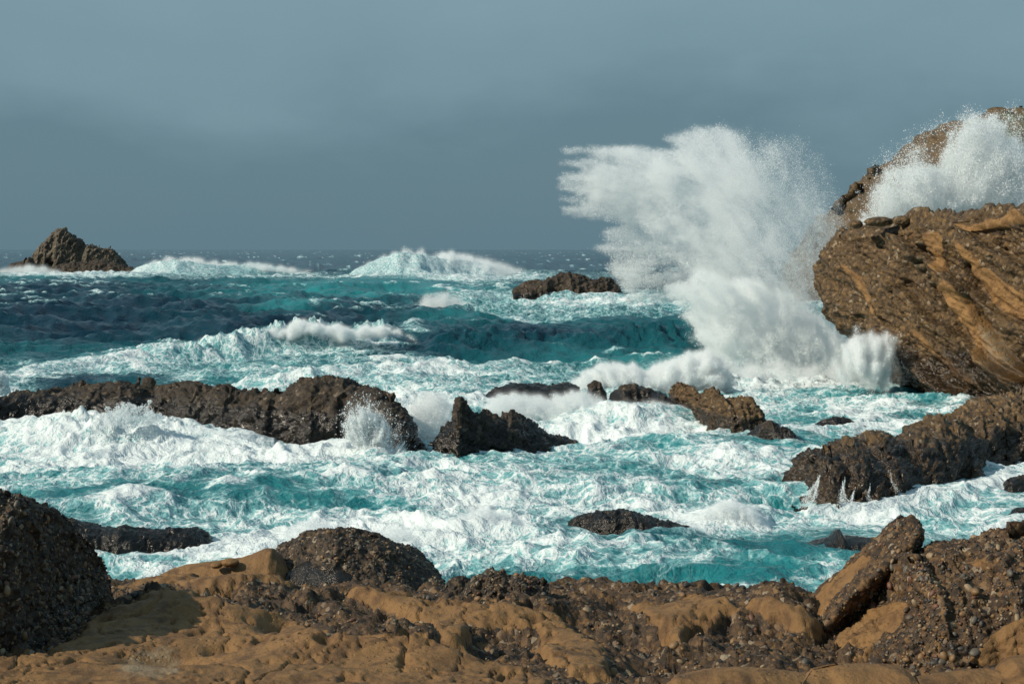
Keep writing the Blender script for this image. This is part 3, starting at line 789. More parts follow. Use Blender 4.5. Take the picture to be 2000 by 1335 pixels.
    pale = sstep(-12, 12, sd_poly(qx + 2 * wv, qy, [(1915, 640), (1945, 640), (1975, 690), (1970, 730), (1935, 735), (1918, 690)]))
    wet = 1 - sstep(1.2, 4.0, V[..., 2] + 1.2 * fbm3((V / 2).astype(np.float32), 3))
    flat = V.reshape(-1, 3)
    fc = grid_faces(nz + nc, ns)
    o = mesh_obj('cliff', flat, fc, M['cliff'], attrs={'sand': sm, 'pale': np.maximum(pale, 0.5 * (knob > 0.2)), 'wet': wet}, origin=np.array([34, 92, 0.0]))
    tag(o, 'big brown conglomerate cliff with slanting orange sandstone bands, surf at its foot', 'cliff')
build_cliff()
for k, (cx, cy, yy, r, lb) in enumerate([(1672, 438, 90.3, (0.36, 0.4, 0.22), 'small brown stone on the seaward tip of the cliff top'),
                                        (1716, 433, 90.0, (0.75, 0.6, 0.26), 'flat brown rock on the cliff top in front of the white spray'),
                                        (1762, 431, 89.2, (0.42, 0.5, 0.26), 'dark rounded rock on the cliff top beside the flat brown one')]):
    blob_rock('boulder', P(cx, cy, yy), r, M['cliff'], lb, seed=k + 9, sub=4)
# ---- a stout post on the headland
def build_post():
    c = P(1994, 216, 208.0)
    bm = bmesh.new()
    for z0, z1, w0, w1 in ((-1.2, 0.12, 0.24, 0.22), (0.12, 0.50, 0.16, 0.15), (0.50, 0.60, 0.20, 0.14)):
        vs = [bm.verts.new((sx * w, sy * w, z)) for z, w in ((z0, w0), (z1, w1)) for sx, sy in ((-1, -1), (1, -1), (1, 1), (-1, 1))]
        for f in ((0, 1, 5, 4), (1, 2, 6, 5), (2, 3, 7, 6), (3, 0, 4, 7), (4, 5, 6, 7), (3, 2, 1, 0)): bm.faces.new([vs[k] for k in f])
    me = bpy.data.meshes.new('post'); bm.to_mesh(me); bm.free()
    me.materials.append(PEB[0])
    o = bpy.data.objects.new('post', me); o.location = c; COL.objects.link(o)
    tag(o, 'small dark post standing on the crest of the headland', 'post')
build_post()

print('T rocks', time.time() - T0)
# ------------------------------------------------------------------ foreground shelf
def build_shelf():
    ny, nx = 390, 580
    ys = 11.0 * (28.0 / 11.0) ** np.linspace(0, 1, ny)
    px = np.linspace(-260, 2260, nx)
    Yg, PXg = np.meshgrid(ys, px, indexing='ij')
    X = (PXg - CX) / F * Yg
    edge = [(-260, 1115), (200, 1122), (330, 1122), (560, 1150), (860, 1142), (1000, 1138), (1075, 1134), (1160, 1130), (1240, 1129), (1330, 1133), (1390, 1146), (1450, 1152), (1560, 1160), (1700, 1165), (2260, 1165)]
    z = 4.27 - 0.062 * (Yg - 14)
    pe = interp(px, edge)
    ye = (HC - 3.9) * F / (pe - HY)
    xy = np.stack([X, Yg, X * 0], -1).astype(np.float32)
    n0 = fbm3(xy / 1.1, 4); n1 = fbm3(xy / 0.28 + 4, 4, 0.55)
    over = Yg - ye[None] - 0.25 * n1
    zbase = z.copy()
    def at(pxx, pyy):
        yy = 16.0
        for _ in range(20): yy = (HC - (4.27 - 0.062 * (yy - 14))) * F / (pyy - HY)
        return (pxx - CX) / F * yy, yy
    for (bx, by, rx, ry, hh) in [(300, 1215, 0.75, 0.8, 0.16), (430, 1230, 0.7, 0.7, 0.14), (640, 1290, 0.55, 0.7, 0.16), (860, 1300, 0.8, 0.6, 0.14), (1000, 1215, 0.7, 0.6, 0.12),
                                 (1470, 1215, 0.75, 0.9, 0.20), (1560, 1230, 0.4, 0.6, 0.12), (1330, 1175, 0.8, 0.7, 0.10), (700, 1200, 0.7, 0.5, 0.10), (480, 1160, 0.9, 0.4, 0.10),
                                 (320, 1310, 0.32, 0.28, -0.20), (430, 1290, 0.14, 0.14, -0.12), (1005, 1265, 0.42, 0.28, -0.15), (1190, 1195, 0.35, 0.35, -0.18), (1130, 1200, 0.3, 0.3, -0.14),
                                 (545, 1250, 0.16, 0.35, -0.16), (1690, 1300, 0.45, 0.3, -0.30), (1640, 1255, 0.15, 0.3, -0.25), (230, 1190, 0.3, 0.5, -0.12), (640, 1175, 0.6, 0.25, -0.08), (760, 1235, 0.5, 0.22, -0.10),
                                 (1230, 1255, 0.3, 0.4, -0.12), (1300, 1305, 0.4, 0.3, -0.14)]:
        cx, cy = at(bx, by)
        z = z + 1.45 * hh * np.exp(-(((X - cx) / rx) ** 2 + ((Yg - cy) / ry) ** 2))
    z = z + 0.10 * n0
    W = np.stack([X, Yg, z], -1)
    qx, qy = to_px(W)
    wv = 26 * fbm3(xy / 0.5, 5, 0.6)
    sandp = [[(-60, 1345), (-60, 1310), (60, 1300), (150, 1265), (190, 1215), (260, 1178), (330, 1165), (420, 1180), (500, 1205), (540, 1212), (560, 1222), (600, 1240), (640, 1252), (720, 1262), (800, 1258), (860, 1275), (960, 1310), (1080, 1345), (1080, 1500), (-60, 1500)],
             [(660, 1158), (700, 1155), (770, 1165), (800, 1175), (840, 1185), (890, 1190), (960, 1188), (1030, 1200), (1085, 1210), (1110, 1240), (1150, 1262), (1185, 1275), (1195, 1345), (1110, 1345), (1060, 1300), (1040, 1250), (980, 1235), (920, 1240), (905, 1280), (870, 1270), (830, 1240), (790, 1215), (700, 1180)],
             [(200, 1150), (330, 1112), (420, 1125), (520, 1118), (610, 1128), (600, 1140), (520, 1140), (470, 1150), (400, 1160), (330, 1150)],
             [(1230, 1200), (1300, 1195), (1350, 1180), (1420, 1185), (1450, 1200), (1400, 1215), (1340, 1240), (1330, 1290), (1290, 1250), (1250, 1215)],
             [(1440, 1195), (1500, 1180), (1570, 1200), (1620, 1245), (1600, 1260), (1530, 1230)]]
    sm = np.zeros(X.shape, np.float32)
    lip = np.zeros(X.shape, np.float32)
    brk = 12 * fbm3(xy / np.float32(0.16) + 2, 4, 0.6) - 10 * sstep(0.12, 0.4, fbm3(xy / np.float32(0.6) + 40, 3))
    for pl in sandp:
        d = sd_poly(qx + wv, qy + wv * 0.6, pl) + brk
        sm = np.maximum(sm, sstep(-3, 4, d)); lip = np.maximum(lip, sstep(-7, 12, d))
    z = z + 0.13 * lip
    # conglomerate: pebbles and crumbling lumps; sandstone: smooth with pits and a few cracks
    rdg = ridge3((xy / np.float32(0.45)), 4, 0.6)
    f1, rid = worley3(np.stack([X, Yg, z * 0.5], -1).astype(np.float32) / np.float32(0.085))
    wxy = xy + 0.22 * np.stack([n1, fbm3(xy / 0.28 + 23, 3), n1 * 0], -1)
    b1, k1 = worley3(wxy / np.float32(0.95) + 1.3); b2, k2 = worley3(wxy / np.float32(0.42) + 8)
    z = z + (1 - sm) * (0.13 * (k1 - 0.5) + 0.08 * (k2 - 0.5) - 0.12 * sstep(0.5, 0.8, b1) - 0.05 * sstep(0.5, 0.8, b2))
    z = z + (1 - sm) * (0.11 * rdg + 0.08 * n1 + 0.05 * (0.6 - f1) * (0.3 + 1.2 * rid))
    pitz = sstep(-0.15, 0.2, fbm3(xy / 0.7 + 9, 3))
    f2, rid2 = worley3(np.stack([X, Yg * 0.8, X * 0], -1).astype(np.float32) / np.float32(0.085))
    z = z - sm * pitz * 0.050 * sstep(0.45, 0.2, f2) * sstep(0.35, 0.7, rid2)
    f3, rid3 = worley3(np.stack([X, Yg * 0.8, X * 0 + 7], -1).astype(np.float32) / np.float32(0.30))
    z = z - sm * pitz * 0.11 * sstep(0.42, 0.15, f3) * sstep(0.55, 0.8, rid3)
    ck = np.abs(fbm3(np.stack([X, Yg * 0.7, X * 0], -1).astype(np.float32) / 0.9 + 31, 3))
    z = z - sm * 0.05 * sstep(0.025, 0.0, ck)
    z = z + sm * (0.045 * n1 + 0.02 * rdg)
    z = z - 0.10 * sstep(-2.2, 0.0, over)
    z = np.where(over > 0, z - 1.5 * over - 0.10 * over * rdg, z)
    V = np.stack([X, Yg, z], -1)
    pool = sstep(-6, 8, sd_poly(qx + wv * 0.6, qy + wv * 0.4, [(230, 1335), (270, 1300), (320, 1290), (350, 1300), (345, 1345), (240, 1360)]))
    wet = 0.40 * sstep(0.05, 0.35, n0) * (1 - sm) + sstep(0.0, 1.0, over)
    o = mesh_obj('shore_ground', V.reshape(-1, 3), grid_faces(ny, nx)[:, ::-1], M['shelf'], attrs={'sand': sm, 'pale': pool, 'wet': wet})
    tag(o, 'brown shore of sandstone and pebbly conglomerate', 'ground', kind='structure')
    n = grid_normals(V); n = np.where(n[..., 2:] < 0, -n, n)
    vis = (over < 0.2)
    return o, V, n, sm, vis
SHELF = build_shelf()

ridge_rock('conglomerate_boulder', [(-260, 950), (-120, 940), (-40, 950), (0, 962), (40, 974), (56, 984), (80, 993), (103, 1012), (120, 1030), (138, 1055), (150, 1085), (160, 1120), (164, 1150), (170, 1190), (180, 1236)],
           [(-260, 1340), (0, 1312), (80, 1298), (130, 1268), (180, 1240)], M['cong'], 'huge dark pebbly conglomerate boulder rising beside the pitted sandstone', 'boulder', zb=4.22, D=1.1, back=1.2, nu=300, nv=190, amp=0.10, size=0.9, seed=30, b=0.8, pebble=0.075, peb_amp=0.05, sink=0.35, wet=None, strata=1.3)
ridge_rock('conglomerate_mound', [(505, 1120), (520, 1098), (545, 1070), (570, 1058), (590, 1043), (630, 1037), (660, 1034), (700, 1040), (740, 1050), (780, 1068), (810, 1085), (830, 1105), (850, 1125), (872, 1150)],
           [(505, 1160), (700, 1172), (872, 1168)], M['cong'], 'dark rounded pebbly mound of conglomerate at the water edge, behind the sandstone', 'boulder', zb=3.62, D=1.3, back=1.3, nu=300, nv=150, amp=0.09, size=0.8, seed=31, b=0.85, pebble=0.085, peb_amp=0.05, sink=0.5, strata=1.3)
ridge_rock('conglomerate_boulder', [(896, 1190), (903, 1165), (915, 1140), (930, 1126), (945, 1120), (955, 1114), (975, 1118), (1000, 1122), (1020, 1116), (1040, 1122), (1060, 1135), (1074, 1150), (1079, 1172), (1082, 1200)],
           [(896, 1196), (1000, 1204), (1082, 1204)], M['cong'], 'knobbly dark conglomerate boulder behind the orange sandstone slab with the hollow', 'boulder', zb=3.98, D=0.45, back=1.2, nu=200, nv=130, amp=0.09, size=0.4, seed=32, b=0.65, pebble=0.075, peb_amp=0.045, sink=0.25, strata=1.3)
ridge_rock('conglomerate_boulder', [(862, 1160), (870, 1135), (890, 1122), (905, 1120), (920, 1130), (935, 1160)], 1166, M['cong'],
           'small pebbly rock tucked beside the knobbly dark boulder', 'boulder', zb=3.72, D=0.25, nu=90, nv=70, amp=0.05, size=0.3, seed=33, b=0.7, pebble=0.075, peb_amp=0.04, sink=0.25, strata=1.3)
ridge_rock('conglomerate_boulder', [(1612, 1290), (1632, 1264), (1655, 1242), (1690, 1212), (1720, 1194), (1740, 1174), (1756, 1132), (1768, 1106), (1785, 1091), (1805, 1094), (1820, 1106), (1832, 1087), (1850, 1077), (1880, 1074), (1905, 1064), (1935, 1050), (1960, 1040), (2000, 1035), (2100, 1022), (2250, 1020), (2420, 1035)],
           [(1612, 1296), (1660, 1308), (1750, 1318), (1900, 1318), (2250, 1325), (2420, 1325)], M['shelf'], 'massive dark pebbly boulder patched with ochre sandstone, right of the tilted slab', 'boulder', zb=4.18, D=1.25, back=1.2, nu=340, nv=200, amp=0.13, size=0.8, seed=34, b=0.85, pebble=0.08, peb_amp=0.05, sink=0.4, strata=1.4,
           sand=[[(1640, 1235), (1680, 1195), (1720, 1180), (1745, 1165), (1760, 1170), (1755, 1215), (1730, 1250), (1700, 1290), (1650, 1300), (1630, 1265)], [(1890, 1290), (1935, 1240), (1990, 1205), (2060, 1210), (2060, 1270), (1960, 1310)], [(1885, 1085), (1910, 1080), (1945, 1095), (1920, 1105)]], sand_step=0.03)
ridge_rock('sandstone_fin', [(300, 1130), (330, 1112), (360, 1103), (400, 1097), (440, 1094), (470, 1090), (490, 1084), (505, 1077), (520, 1071), (532, 1071), (546, 1084), (560, 1110), (575, 1138)],
           [(300, 1142), (450, 1150), (575, 1152)], M['shelf'], 'smooth orange sandstone fin with a curled lip, leaning on the dark mound', 'rock', zb=3.72, D=0.55, back=1.0, nu=200, nv=90, amp=0.035, size=0.8, seed=35, b=0.9, sink=0.3, sand_all=True, strata=1.0, sharp=0.4)
blob_rock('sandstone_lump', P(450, 1098, 20.7), (0.11, 0.10, 0.055), M['shelf'], 'small orange sandstone lump lying on the smooth sandstone fin', seed=40, sand=1.0, amp=0.12, cat='stone')
blob_rock('sandstone_lump', P(423, 1103, 20.7), (0.075, 0.08, 0.04), M['shelf'], 'tiny flat orange stone beside the sandstone lump on the fin', seed=41, sand=1.0, amp=0.12, cat='stone')
# wet grey slick of bedrock between fin and mound
ridge_rock('wet_slab', [(560, 1118), (575, 1105), (600, 1094), (640, 1093), (670, 1100), (700, 1118), (730, 1140), (748, 1152)], [(560, 1150), (650, 1158), (748, 1160)], M['reef'],
           'smooth dark wet slab of stone draining between the sandstone fin and the mound', 'rock', zb=3.70, D=0.55, nu=120, nv=60, amp=0.02, size=0.8, seed=36, wet=3.0, sink=0.2, strata=1.0, sharp=0.3)
# pale sandstone slabs along the bottom
for k, (tp, bs_, lb) in enumerate([
        ([(1295, 1345), (1320, 1322), (1380, 1309), (1440, 1304), (1500, 1307), (1560, 1316), (1600, 1325), (1640, 1350)], 1375, 'pale tan sandstone slab below the pebble-filled crumbling ledge'),
        ([(1570, 1330), (1590, 1308), (1640, 1297), (1700, 1296), (1760, 1300), (1778, 1310), (1785, 1345)], 1372, 'tan flat-topped sandstone block with an ochre stain, under the massive boulder'),
        ([(1778, 1345), (1795, 1322), (1860, 1316), (1900, 1308), (1960, 1310), (1990, 1325), (2010, 1350)], 1378, 'pale sandstone slab wedged between the flat-topped block and the ochre lump'),
        ([(1955, 1330), (1962, 1300), (1975, 1285), (2010, 1280), (2080, 1285), (2150, 1320)], 1372, 'rounded ochre sandstone lump at the foot of the massive boulder')]):
    ridge_rock('sandstone_slab', tp, bs_, M['shelf'], lb, 'slab', zb=4.35, D=0.5, back=0.9, nu=130, nv=70, amp=0.03, size=0.6, seed=50 + k, b=0.6, sink=0.3, sand_all=True, strata=1.2, sharp=0.5)

def build_slab():
    """tilted slab: four long edges swept from the foot to the raised tip"""
    A = [(1566, 1200, 17.0), (1605, 1146, 17.0), (1643, 1113, 16.95), (1690, 1072, 16.9), (1724, 1040, 16.85), (1750, 1016, 16.75), (1788, 1009, 16.65)]
    B = [(1602, 1236, 16.1), (1640, 1188, 16.1), (1673, 1154, 16.1), (1710, 1124, 16.1), (1747, 1094, 16.15), (1779, 1066, 16.2), (1799, 1036, 16.3)]
    C = [(1632, 1250, 16.5), (1662, 1212, 16.5), (1700, 1184, 16.5), (1730, 1146, 16.55), (1755, 1110, 16.6), (1783, 1080, 16.6), (1801, 1050, 16.6)]
    Dd = [(1600, 1205, 17.2), (1635, 1165, 17.2), (1680, 1120, 17.2), (1725, 1078, 17.2), (1760, 1050, 17.1), (1784, 1030, 17.0), (1795, 1020, 16.9)]
    nu, per = 200, 40
    t = np.linspace(0, 1, nu)
    def rail(L):
        q = np.array([P(*a) for a in L]); s = np.linspace(0, 1, len(L))
        return np.stack([np.interp(t, s, q[:, k]) for k in range(3)], -1)
    R = [rail(L) for L in (A, B, C, Dd)]
    rows = []
    for k in range(4):
        a, b = R[k], R[(k + 1) % 4]
        for j in range(per):
            f = j / per
            rows.append(a * (1 - f) + b * f)
    V = np.stack(rows, 1)                       # nu x (4*per)
    cen = V.mean(1, keepdims=True)
    # round the corners a little, close both ends
    for _ in range(3): V = (np.roll(V, 1, 1) + 2 * V + np.roll(V, -1, 1)) / 4
    endf = np.clip(np.minimum(t / 0.03, (1 - t) / 0.04), 0, 1) ** 0.5
    V = cen + (V - cen) * endf[:, None, None]
    W = np.concatenate([V[:, -2:], V, V[:, :2]], 1)
    N = grid_normals(W)[:, 2:-2]
    out = V - cen
    if (N * out).sum() < 0: N = -N
    qx, qy = to_px(V)
    wv = 10 * fbm3((V * 4).astype(np.float32), 4)
    sm = sstep(-3, 5, sd_poly(qx + wv, qy + wv, [(1572, 1200), (1604, 1155), (1645, 1118), (1688, 1084), (1706, 1086), (1684, 1116), (1640, 1160), (1600, 1212)])) * (np.arange(4 * per)[None] < per)
    f1, rid = worley3((V / 0.07).astype(np.float32))
    d = 0.045 * ridge3((V / 0.35).astype(np.float32), 4, 0.6) + 0.04 * (0.6 - f1) * (0.4 + rid) * (1 - sm) - 0.02 * sm
    V = V + N * d[..., None]
    fc = grid_faces(nu, 4 * per, wrap=True)
    if (np.cross(V[101, 20] - V[100, 20], V[100, 21] - V[100, 20]) @ out[100, 20]) < 0: fc = fc[:, ::-1]
    o = mesh_obj('tilted_slab', V.reshape(-1, 3), fc, M['shelf'], attrs={'sand': sm}, origin=P(1615, 1235, 16.5))
    tag(o, 'tilted slab of pebbly rock with an ochre face, leaning upward over the water', 'rock slab')
    return o, V, N, sm
SLAB = build_slab()

# ------------------------------------------------------------------ pebbles set in the conglomerate
PEB_MESH = []
for k in range(10):
    bm = bmesh.new(); bmesh.ops.create_icosphere(bm, subdivisions=2, radius=1.0)
    s = np.array([1.0, random.uniform(0.65, 0.95), random.uniform(0.55, 0.85)])
    for v in bm.verts:
        c = np.array(v.co[:]); c = c * (1 + 0.14 * perlin3((c * 1.3 + k * 5).astype(np.float32)[None])[0]) * s
        v.co = c
    me = bpy.data.meshes.new('pebble'); bm.to_mesh(me); bm.free()
    me.polygons.foreach_set('use_smooth', [True] * len(me.polygons))
    me.materials.append(PEB[k % len(PEB)])
    PEB_MESH.append(me)
bm = bmesh.new(); bmesh.ops.create_icosphere(bm, subdivisions=1, radius=1.0)
ICO_V = np.array([v.co[:] for v in bm.verts]); ICO_F = np.array([[v.index for v in f.verts] for f in bm.faces]); bm.free()

def pebbles(parent, V, N, mask, n_big, n_small, rmin, rmax, seed):
    rng = np.random.default_rng(seed)
    V = V.reshape(-1, 3); N = N.reshape(-1, 3); mask = mask.reshape(-1)
    view = V - np.array([0, 0, HC])
    face = (N * view).sum(1) < 0
    qx, qy = to_px(V)
    ok = np.where(face & (mask > 0.5) & (qx > -20) & (qx < 2020) & (qy < 1345))[0]
    if not len(ok): return
    loc = np.array(parent.location)
    def frame(i):
        n = Vector(N[i]); q = n.to_track_quat('Z', 'X').to_matrix().to_4x4()
        return q @ Matrix.Rotation(rng.random() * 6.28, 4, 'Z')
    for i in rng.choice(ok, n_big):
        r = rmin + (rmax - rmin) * rng.random() ** 2.2
        o = bpy.data.objects.new('pebble', PEB_MESH[int(rng.integers(10))])
        o.parent = parent
        o.matrix_local = Matrix.Translation(Vector(V[i] + N[i] * r * 0.05 - loc)) @ frame(i) @ Matrix.Diagonal((r, r * rng.uniform(.75, 1), r * .8, 1))
        COL.objects.link(o)
    vs, fs, ms = [], [], []
    for k, i in enumerate(rng.choice(ok, n_small)):
        r = rmin * rng.uniform(0.45, 1.0)
        m = np.array(frame(i).to_3x3())
        vs.append((ICO_V * np.array([r, r * rng.uniform(.6, 1), r * .7]) * (1 + 0.15 * rng.normal(size=(len(ICO_V), 1)))) @ m.T + V[i])
        fs.append(ICO_F + k * len(ICO_V)); ms.append(np.full(len(ICO_F), rng.choice(6, p=[.3, .25, .15, .15, .07, .08])))
    o = mesh_obj('small_pebbles', np.concatenate(vs) - loc, np.concatenate(fs), None, parent=parent, smooth=True)
    for m in PEB: o.data.materials.append(m)
    o.data.polygons.foreach_set('material_index', np.concatenate(ms).astype(np.int32))
    o['kind'] = 'stuff'

for k, (lb, nb, ns, r0, r1) in enumerate([
        ('huge dark pebbly conglomerate boulder rising beside the pitted sandstone', 240, 1500, 0.022, 0.055),
        ('dark rounded pebbly mound of conglomerate at the water edge, behind the sandstone', 120, 900, 0.022, 0.045),
        ('knobbly dark conglomerate boulder behind the orange sandstone slab with the hollow', 90, 500, 0.02, 0.05),
        ('massive dark pebbly boulder patched with ochre sandstone, right of the tilted slab', 240, 1600, 0.022, 0.06)]):
    o, V, N, sm = ROCKS[lb]
    if N[:, 20:N.shape[1] // 2, 1].mean() > 0: N = -N
    pebbles(o, V, N, 1 - sm, nb, ns, r0, r1, 100 + k)
pebbles(SHELF[0], SHELF[1], SHELF[2], (1 - SHELF[3]) * SHELF[4], 280, 2600, 0.022, 0.06, 200)
pebbles(SLAB[0], SLAB[1], SLAB[2], 1 - SLAB[3], 110, 500, 0.018, 0.04, 201)

print('T fore', time.time() - T0)
# ------------------------------------------------------------------ spray
GN = bpy.data.node_groups.new('droplets', 'GeometryNodeTree')
GN.interface.new_socket('Geometry', in_out='INPUT', socket_type='NodeSocketGeometry')
GN.interface.new_socket('Geometry', in_out='OUTPUT', socket_type='NodeSocketGeometry')
gi = GN.nodes.new('NodeGroupInput'); go = GN.nodes.new('NodeGroupOutput')
m2p = GN.nodes.new('GeometryNodeMeshToPoints')
na = GN.nodes.new('GeometryNodeInputNamedAttribute'); na.data_type = 'FLOAT'; na.inputs[0].default_value = 'rad'
smt = GN.nodes.new('GeometryNodeSetMaterial'); smt.inputs['Material'].default_value = M['spray']
GN.links.new(gi.outputs[0], m2p.inputs['Mesh']); GN.links.new(na.outputs[0], m2p.inputs['Radius'])
GN.links.new(m2p.outputs[0], smt.inputs['Geometry']); GN.links.new(smt.outputs[0], go.inputs[0])

def fog_material():
    m, n, l = new_mat('spray_mist'); b = NB(n, l)
    v = b.node('ShaderNodeVolumePrincipled')
    v.inputs['Color'].default_value = (0.992, 0.996, 0.998, 1)
    v.inputs['Density'].default_value = 1.0
    v.inputs['Anisotropy'].default_value = 0.15
    out = b.node('ShaderNodeOutputMaterial'); l.new(v.outputs[0], out.inputs['Volume'])
    return m
M['fog'] = fog_material()

def fog_child(parent, pts, rad, voxel, blur, gain):
    """fine mist as a density grid: the droplets' own cross-sections, spread over a soft neighbourhood"""
    org = np.array(parent.location)
    lo = pts.min(0) - 3 * blur; hi = pts.max(0) + 3 * blur
    n = np.ceil((hi - lo) / voxel).astype(int) + 1
    hi = lo + (n - 1) * voxel
    idx = np.clip(np.rint((pts - lo) / voxel).astype(int), 0, n - 1)
    g = np.bincount((idx[:, 0] * n[1] + idx[:, 1]) * n[2] + idx[:, 2], weights=math.pi * rad ** 2, minlength=int(n.prod())).reshape(n)
    k = np.fft.rfftn(g)
    for ax in range(3):
        f = np.fft.rfftfreq(n[ax]) if ax == 2 else np.fft.fftfreq(n[ax])
        sh = [1, 1, 1]; sh[ax] = len(f)
        k = k * np.exp(-2 * (math.pi * f * blur / voxel) ** 2).reshape(sh)
    g = np.maximum(np.fft.irfftn(k, s=tuple(n), axes=(0, 1, 2)), 0) / voxel ** 3 * gain
    g[g < 0.004] = 0
    o = mesh_obj('mist', np.zeros((g.size, 3)), np.zeros((0, 3), int), M['fog'], attrs={'d': g.ravel()}, parent=parent)
    o['kind'] = 'stuff'
    t = bpy.data.node_groups.new('mist_grid', 'GeometryNodeTree')
    t.interface.new_socket('Geometry', in_out='INPUT', socket_type='NodeSocketGeometry')
    t.interface.new_socket('Geometry', in_out='OUTPUT', socket_type='NodeSocketGeometry')
    N_, L_ = t.nodes, t.links
    a, z = N_.new('NodeGroupInput'), N_.new('NodeGroupOutput')
    vc = N_.new('GeometryNodeVolumeCube')
    vc.inputs['Min'].default_value = lo - org; vc.inputs['Max'].default_value = hi - org
    for q, r in zip(('Resolution X', 'Resolution Y', 'Resolution Z'), n): vc.inputs[q].default_value = int(r)
    pos = N_.new('GeometryNodeInputPosition')
    sub = N_.new('ShaderNodeVectorMath'); sub.operation = 'SUBTRACT'; sub.inputs[1].default_value = lo - org
    L_.new(pos.outputs[0], sub.inputs[0])
    div = N_.new('ShaderNodeVectorMath'); div.operation = 'SCALE'; div.inputs['Scale'].default_value = 1.0 / voxel
    L_.new(sub.outputs[0], div.inputs[0])
    sp = N_.new('ShaderNodeSeparateXYZ'); L_.new(div.outputs[0], sp.inputs[0])
    def rnd(k_):
        x = N_.new('ShaderNodeMath'); x.operation = 'ROUND'; L_.new(sp.outputs[k_], x.inputs[0])
        y = N_.new('FunctionNodeFloatToInt'); L_.new(x.outputs[0], y.inputs[0]); return y.outputs[0]
    def im(op, p_, q_):
        x = N_.new('FunctionNodeIntegerMath'); x.operation = op
        for sk, vv in zip(x.inputs, (p_, q_)):
            if isinstance(vv, int): sk.default_value = vv
            else: L_.new(vv, sk)
        return x.outputs[0]
    ii = im('ADD', im('MULTIPLY', im('ADD', im('MULTIPLY', rnd(0), int(n[1])), rnd(1)), int(n[2])), rnd(2))
    si = N_.new('GeometryNodeSampleIndex'); si.data_type = 'FLOAT'; si.domain = 'POINT'; si.clamp = True
    na_ = N_.new('GeometryNodeInputNamedAttribute'); na_.data_type = 'FLOAT'; na_.inputs[0].default_value = 'd'
    L_.new(a.outputs[0], si.inputs['Geometry']); L_.new(na_.outputs[0], si.inputs['Value']); L_.new(ii, si.inputs['Index'])
    L_.new(si.outputs[0], vc.inputs['Density'])
    sm_ = N_.new('GeometryNodeSetMaterial'); sm_.inputs['Material'].default_value = M['fog']
    L_.new(vc.outputs[0], sm_.inputs['Geometry']); L_.new(sm_.outputs[0], z.inputs[0])
    md = o.modifiers.new('mist', 'NODES'); md.node_group = t
    return o

def spray_obj(name, pts, rad, label, cat='splash', group=None, fog=None, keep=1.0):
    rng = np.random.default_rng(len(pts))
    org = np.array([pts[:, 0].mean(), pts[:, 1].mean(), 0.0])
    sel = rng.random(len(pts)) < DROP_SHARE * min(1.0, keep + 0.2)
    # the larger drops: one small facet each, turned at random
    dp, dr = pts[sel], rad[sel] * 1.6
    a = rng.normal(size=(len(dp), 3)); a /= np.linalg.norm(a, axis=1, keepdims=True)
    b = np.cross(a, rng.normal(size=(len(dp), 3))); b /= np.linalg.norm(b, axis=1, keepdims=True)
    tri = np.stack([dp + dr[:, None] * (math.cos(t) * a + math.sin(t) * b) for t in (0, 2.094, 4.189)], 1).reshape(-1, 3)
    o = mesh_obj(name, tri, np.arange(len(tri)).reshape(-1, 3), M['spray'], origin=org, smooth=False)
    tag(o, label, cat, group)
    # the fine mist between them
    if fog:
        fog_child(o, pts, rad, *fog)
    sel = sel | (rng.random(len(pts)) > keep)
    m = mesh_obj('fine_drops', pts[~sel] - org, np.zeros((0, 3), int), M['spray'], attrs={'rad': rad[~sel]}, parent=o)
    m['kind'] = 'stuff'
    md = m.modifiers.new('droplets', 'NODES'); md.node_group = GN
    return o
DROP_SHARE = 0.2

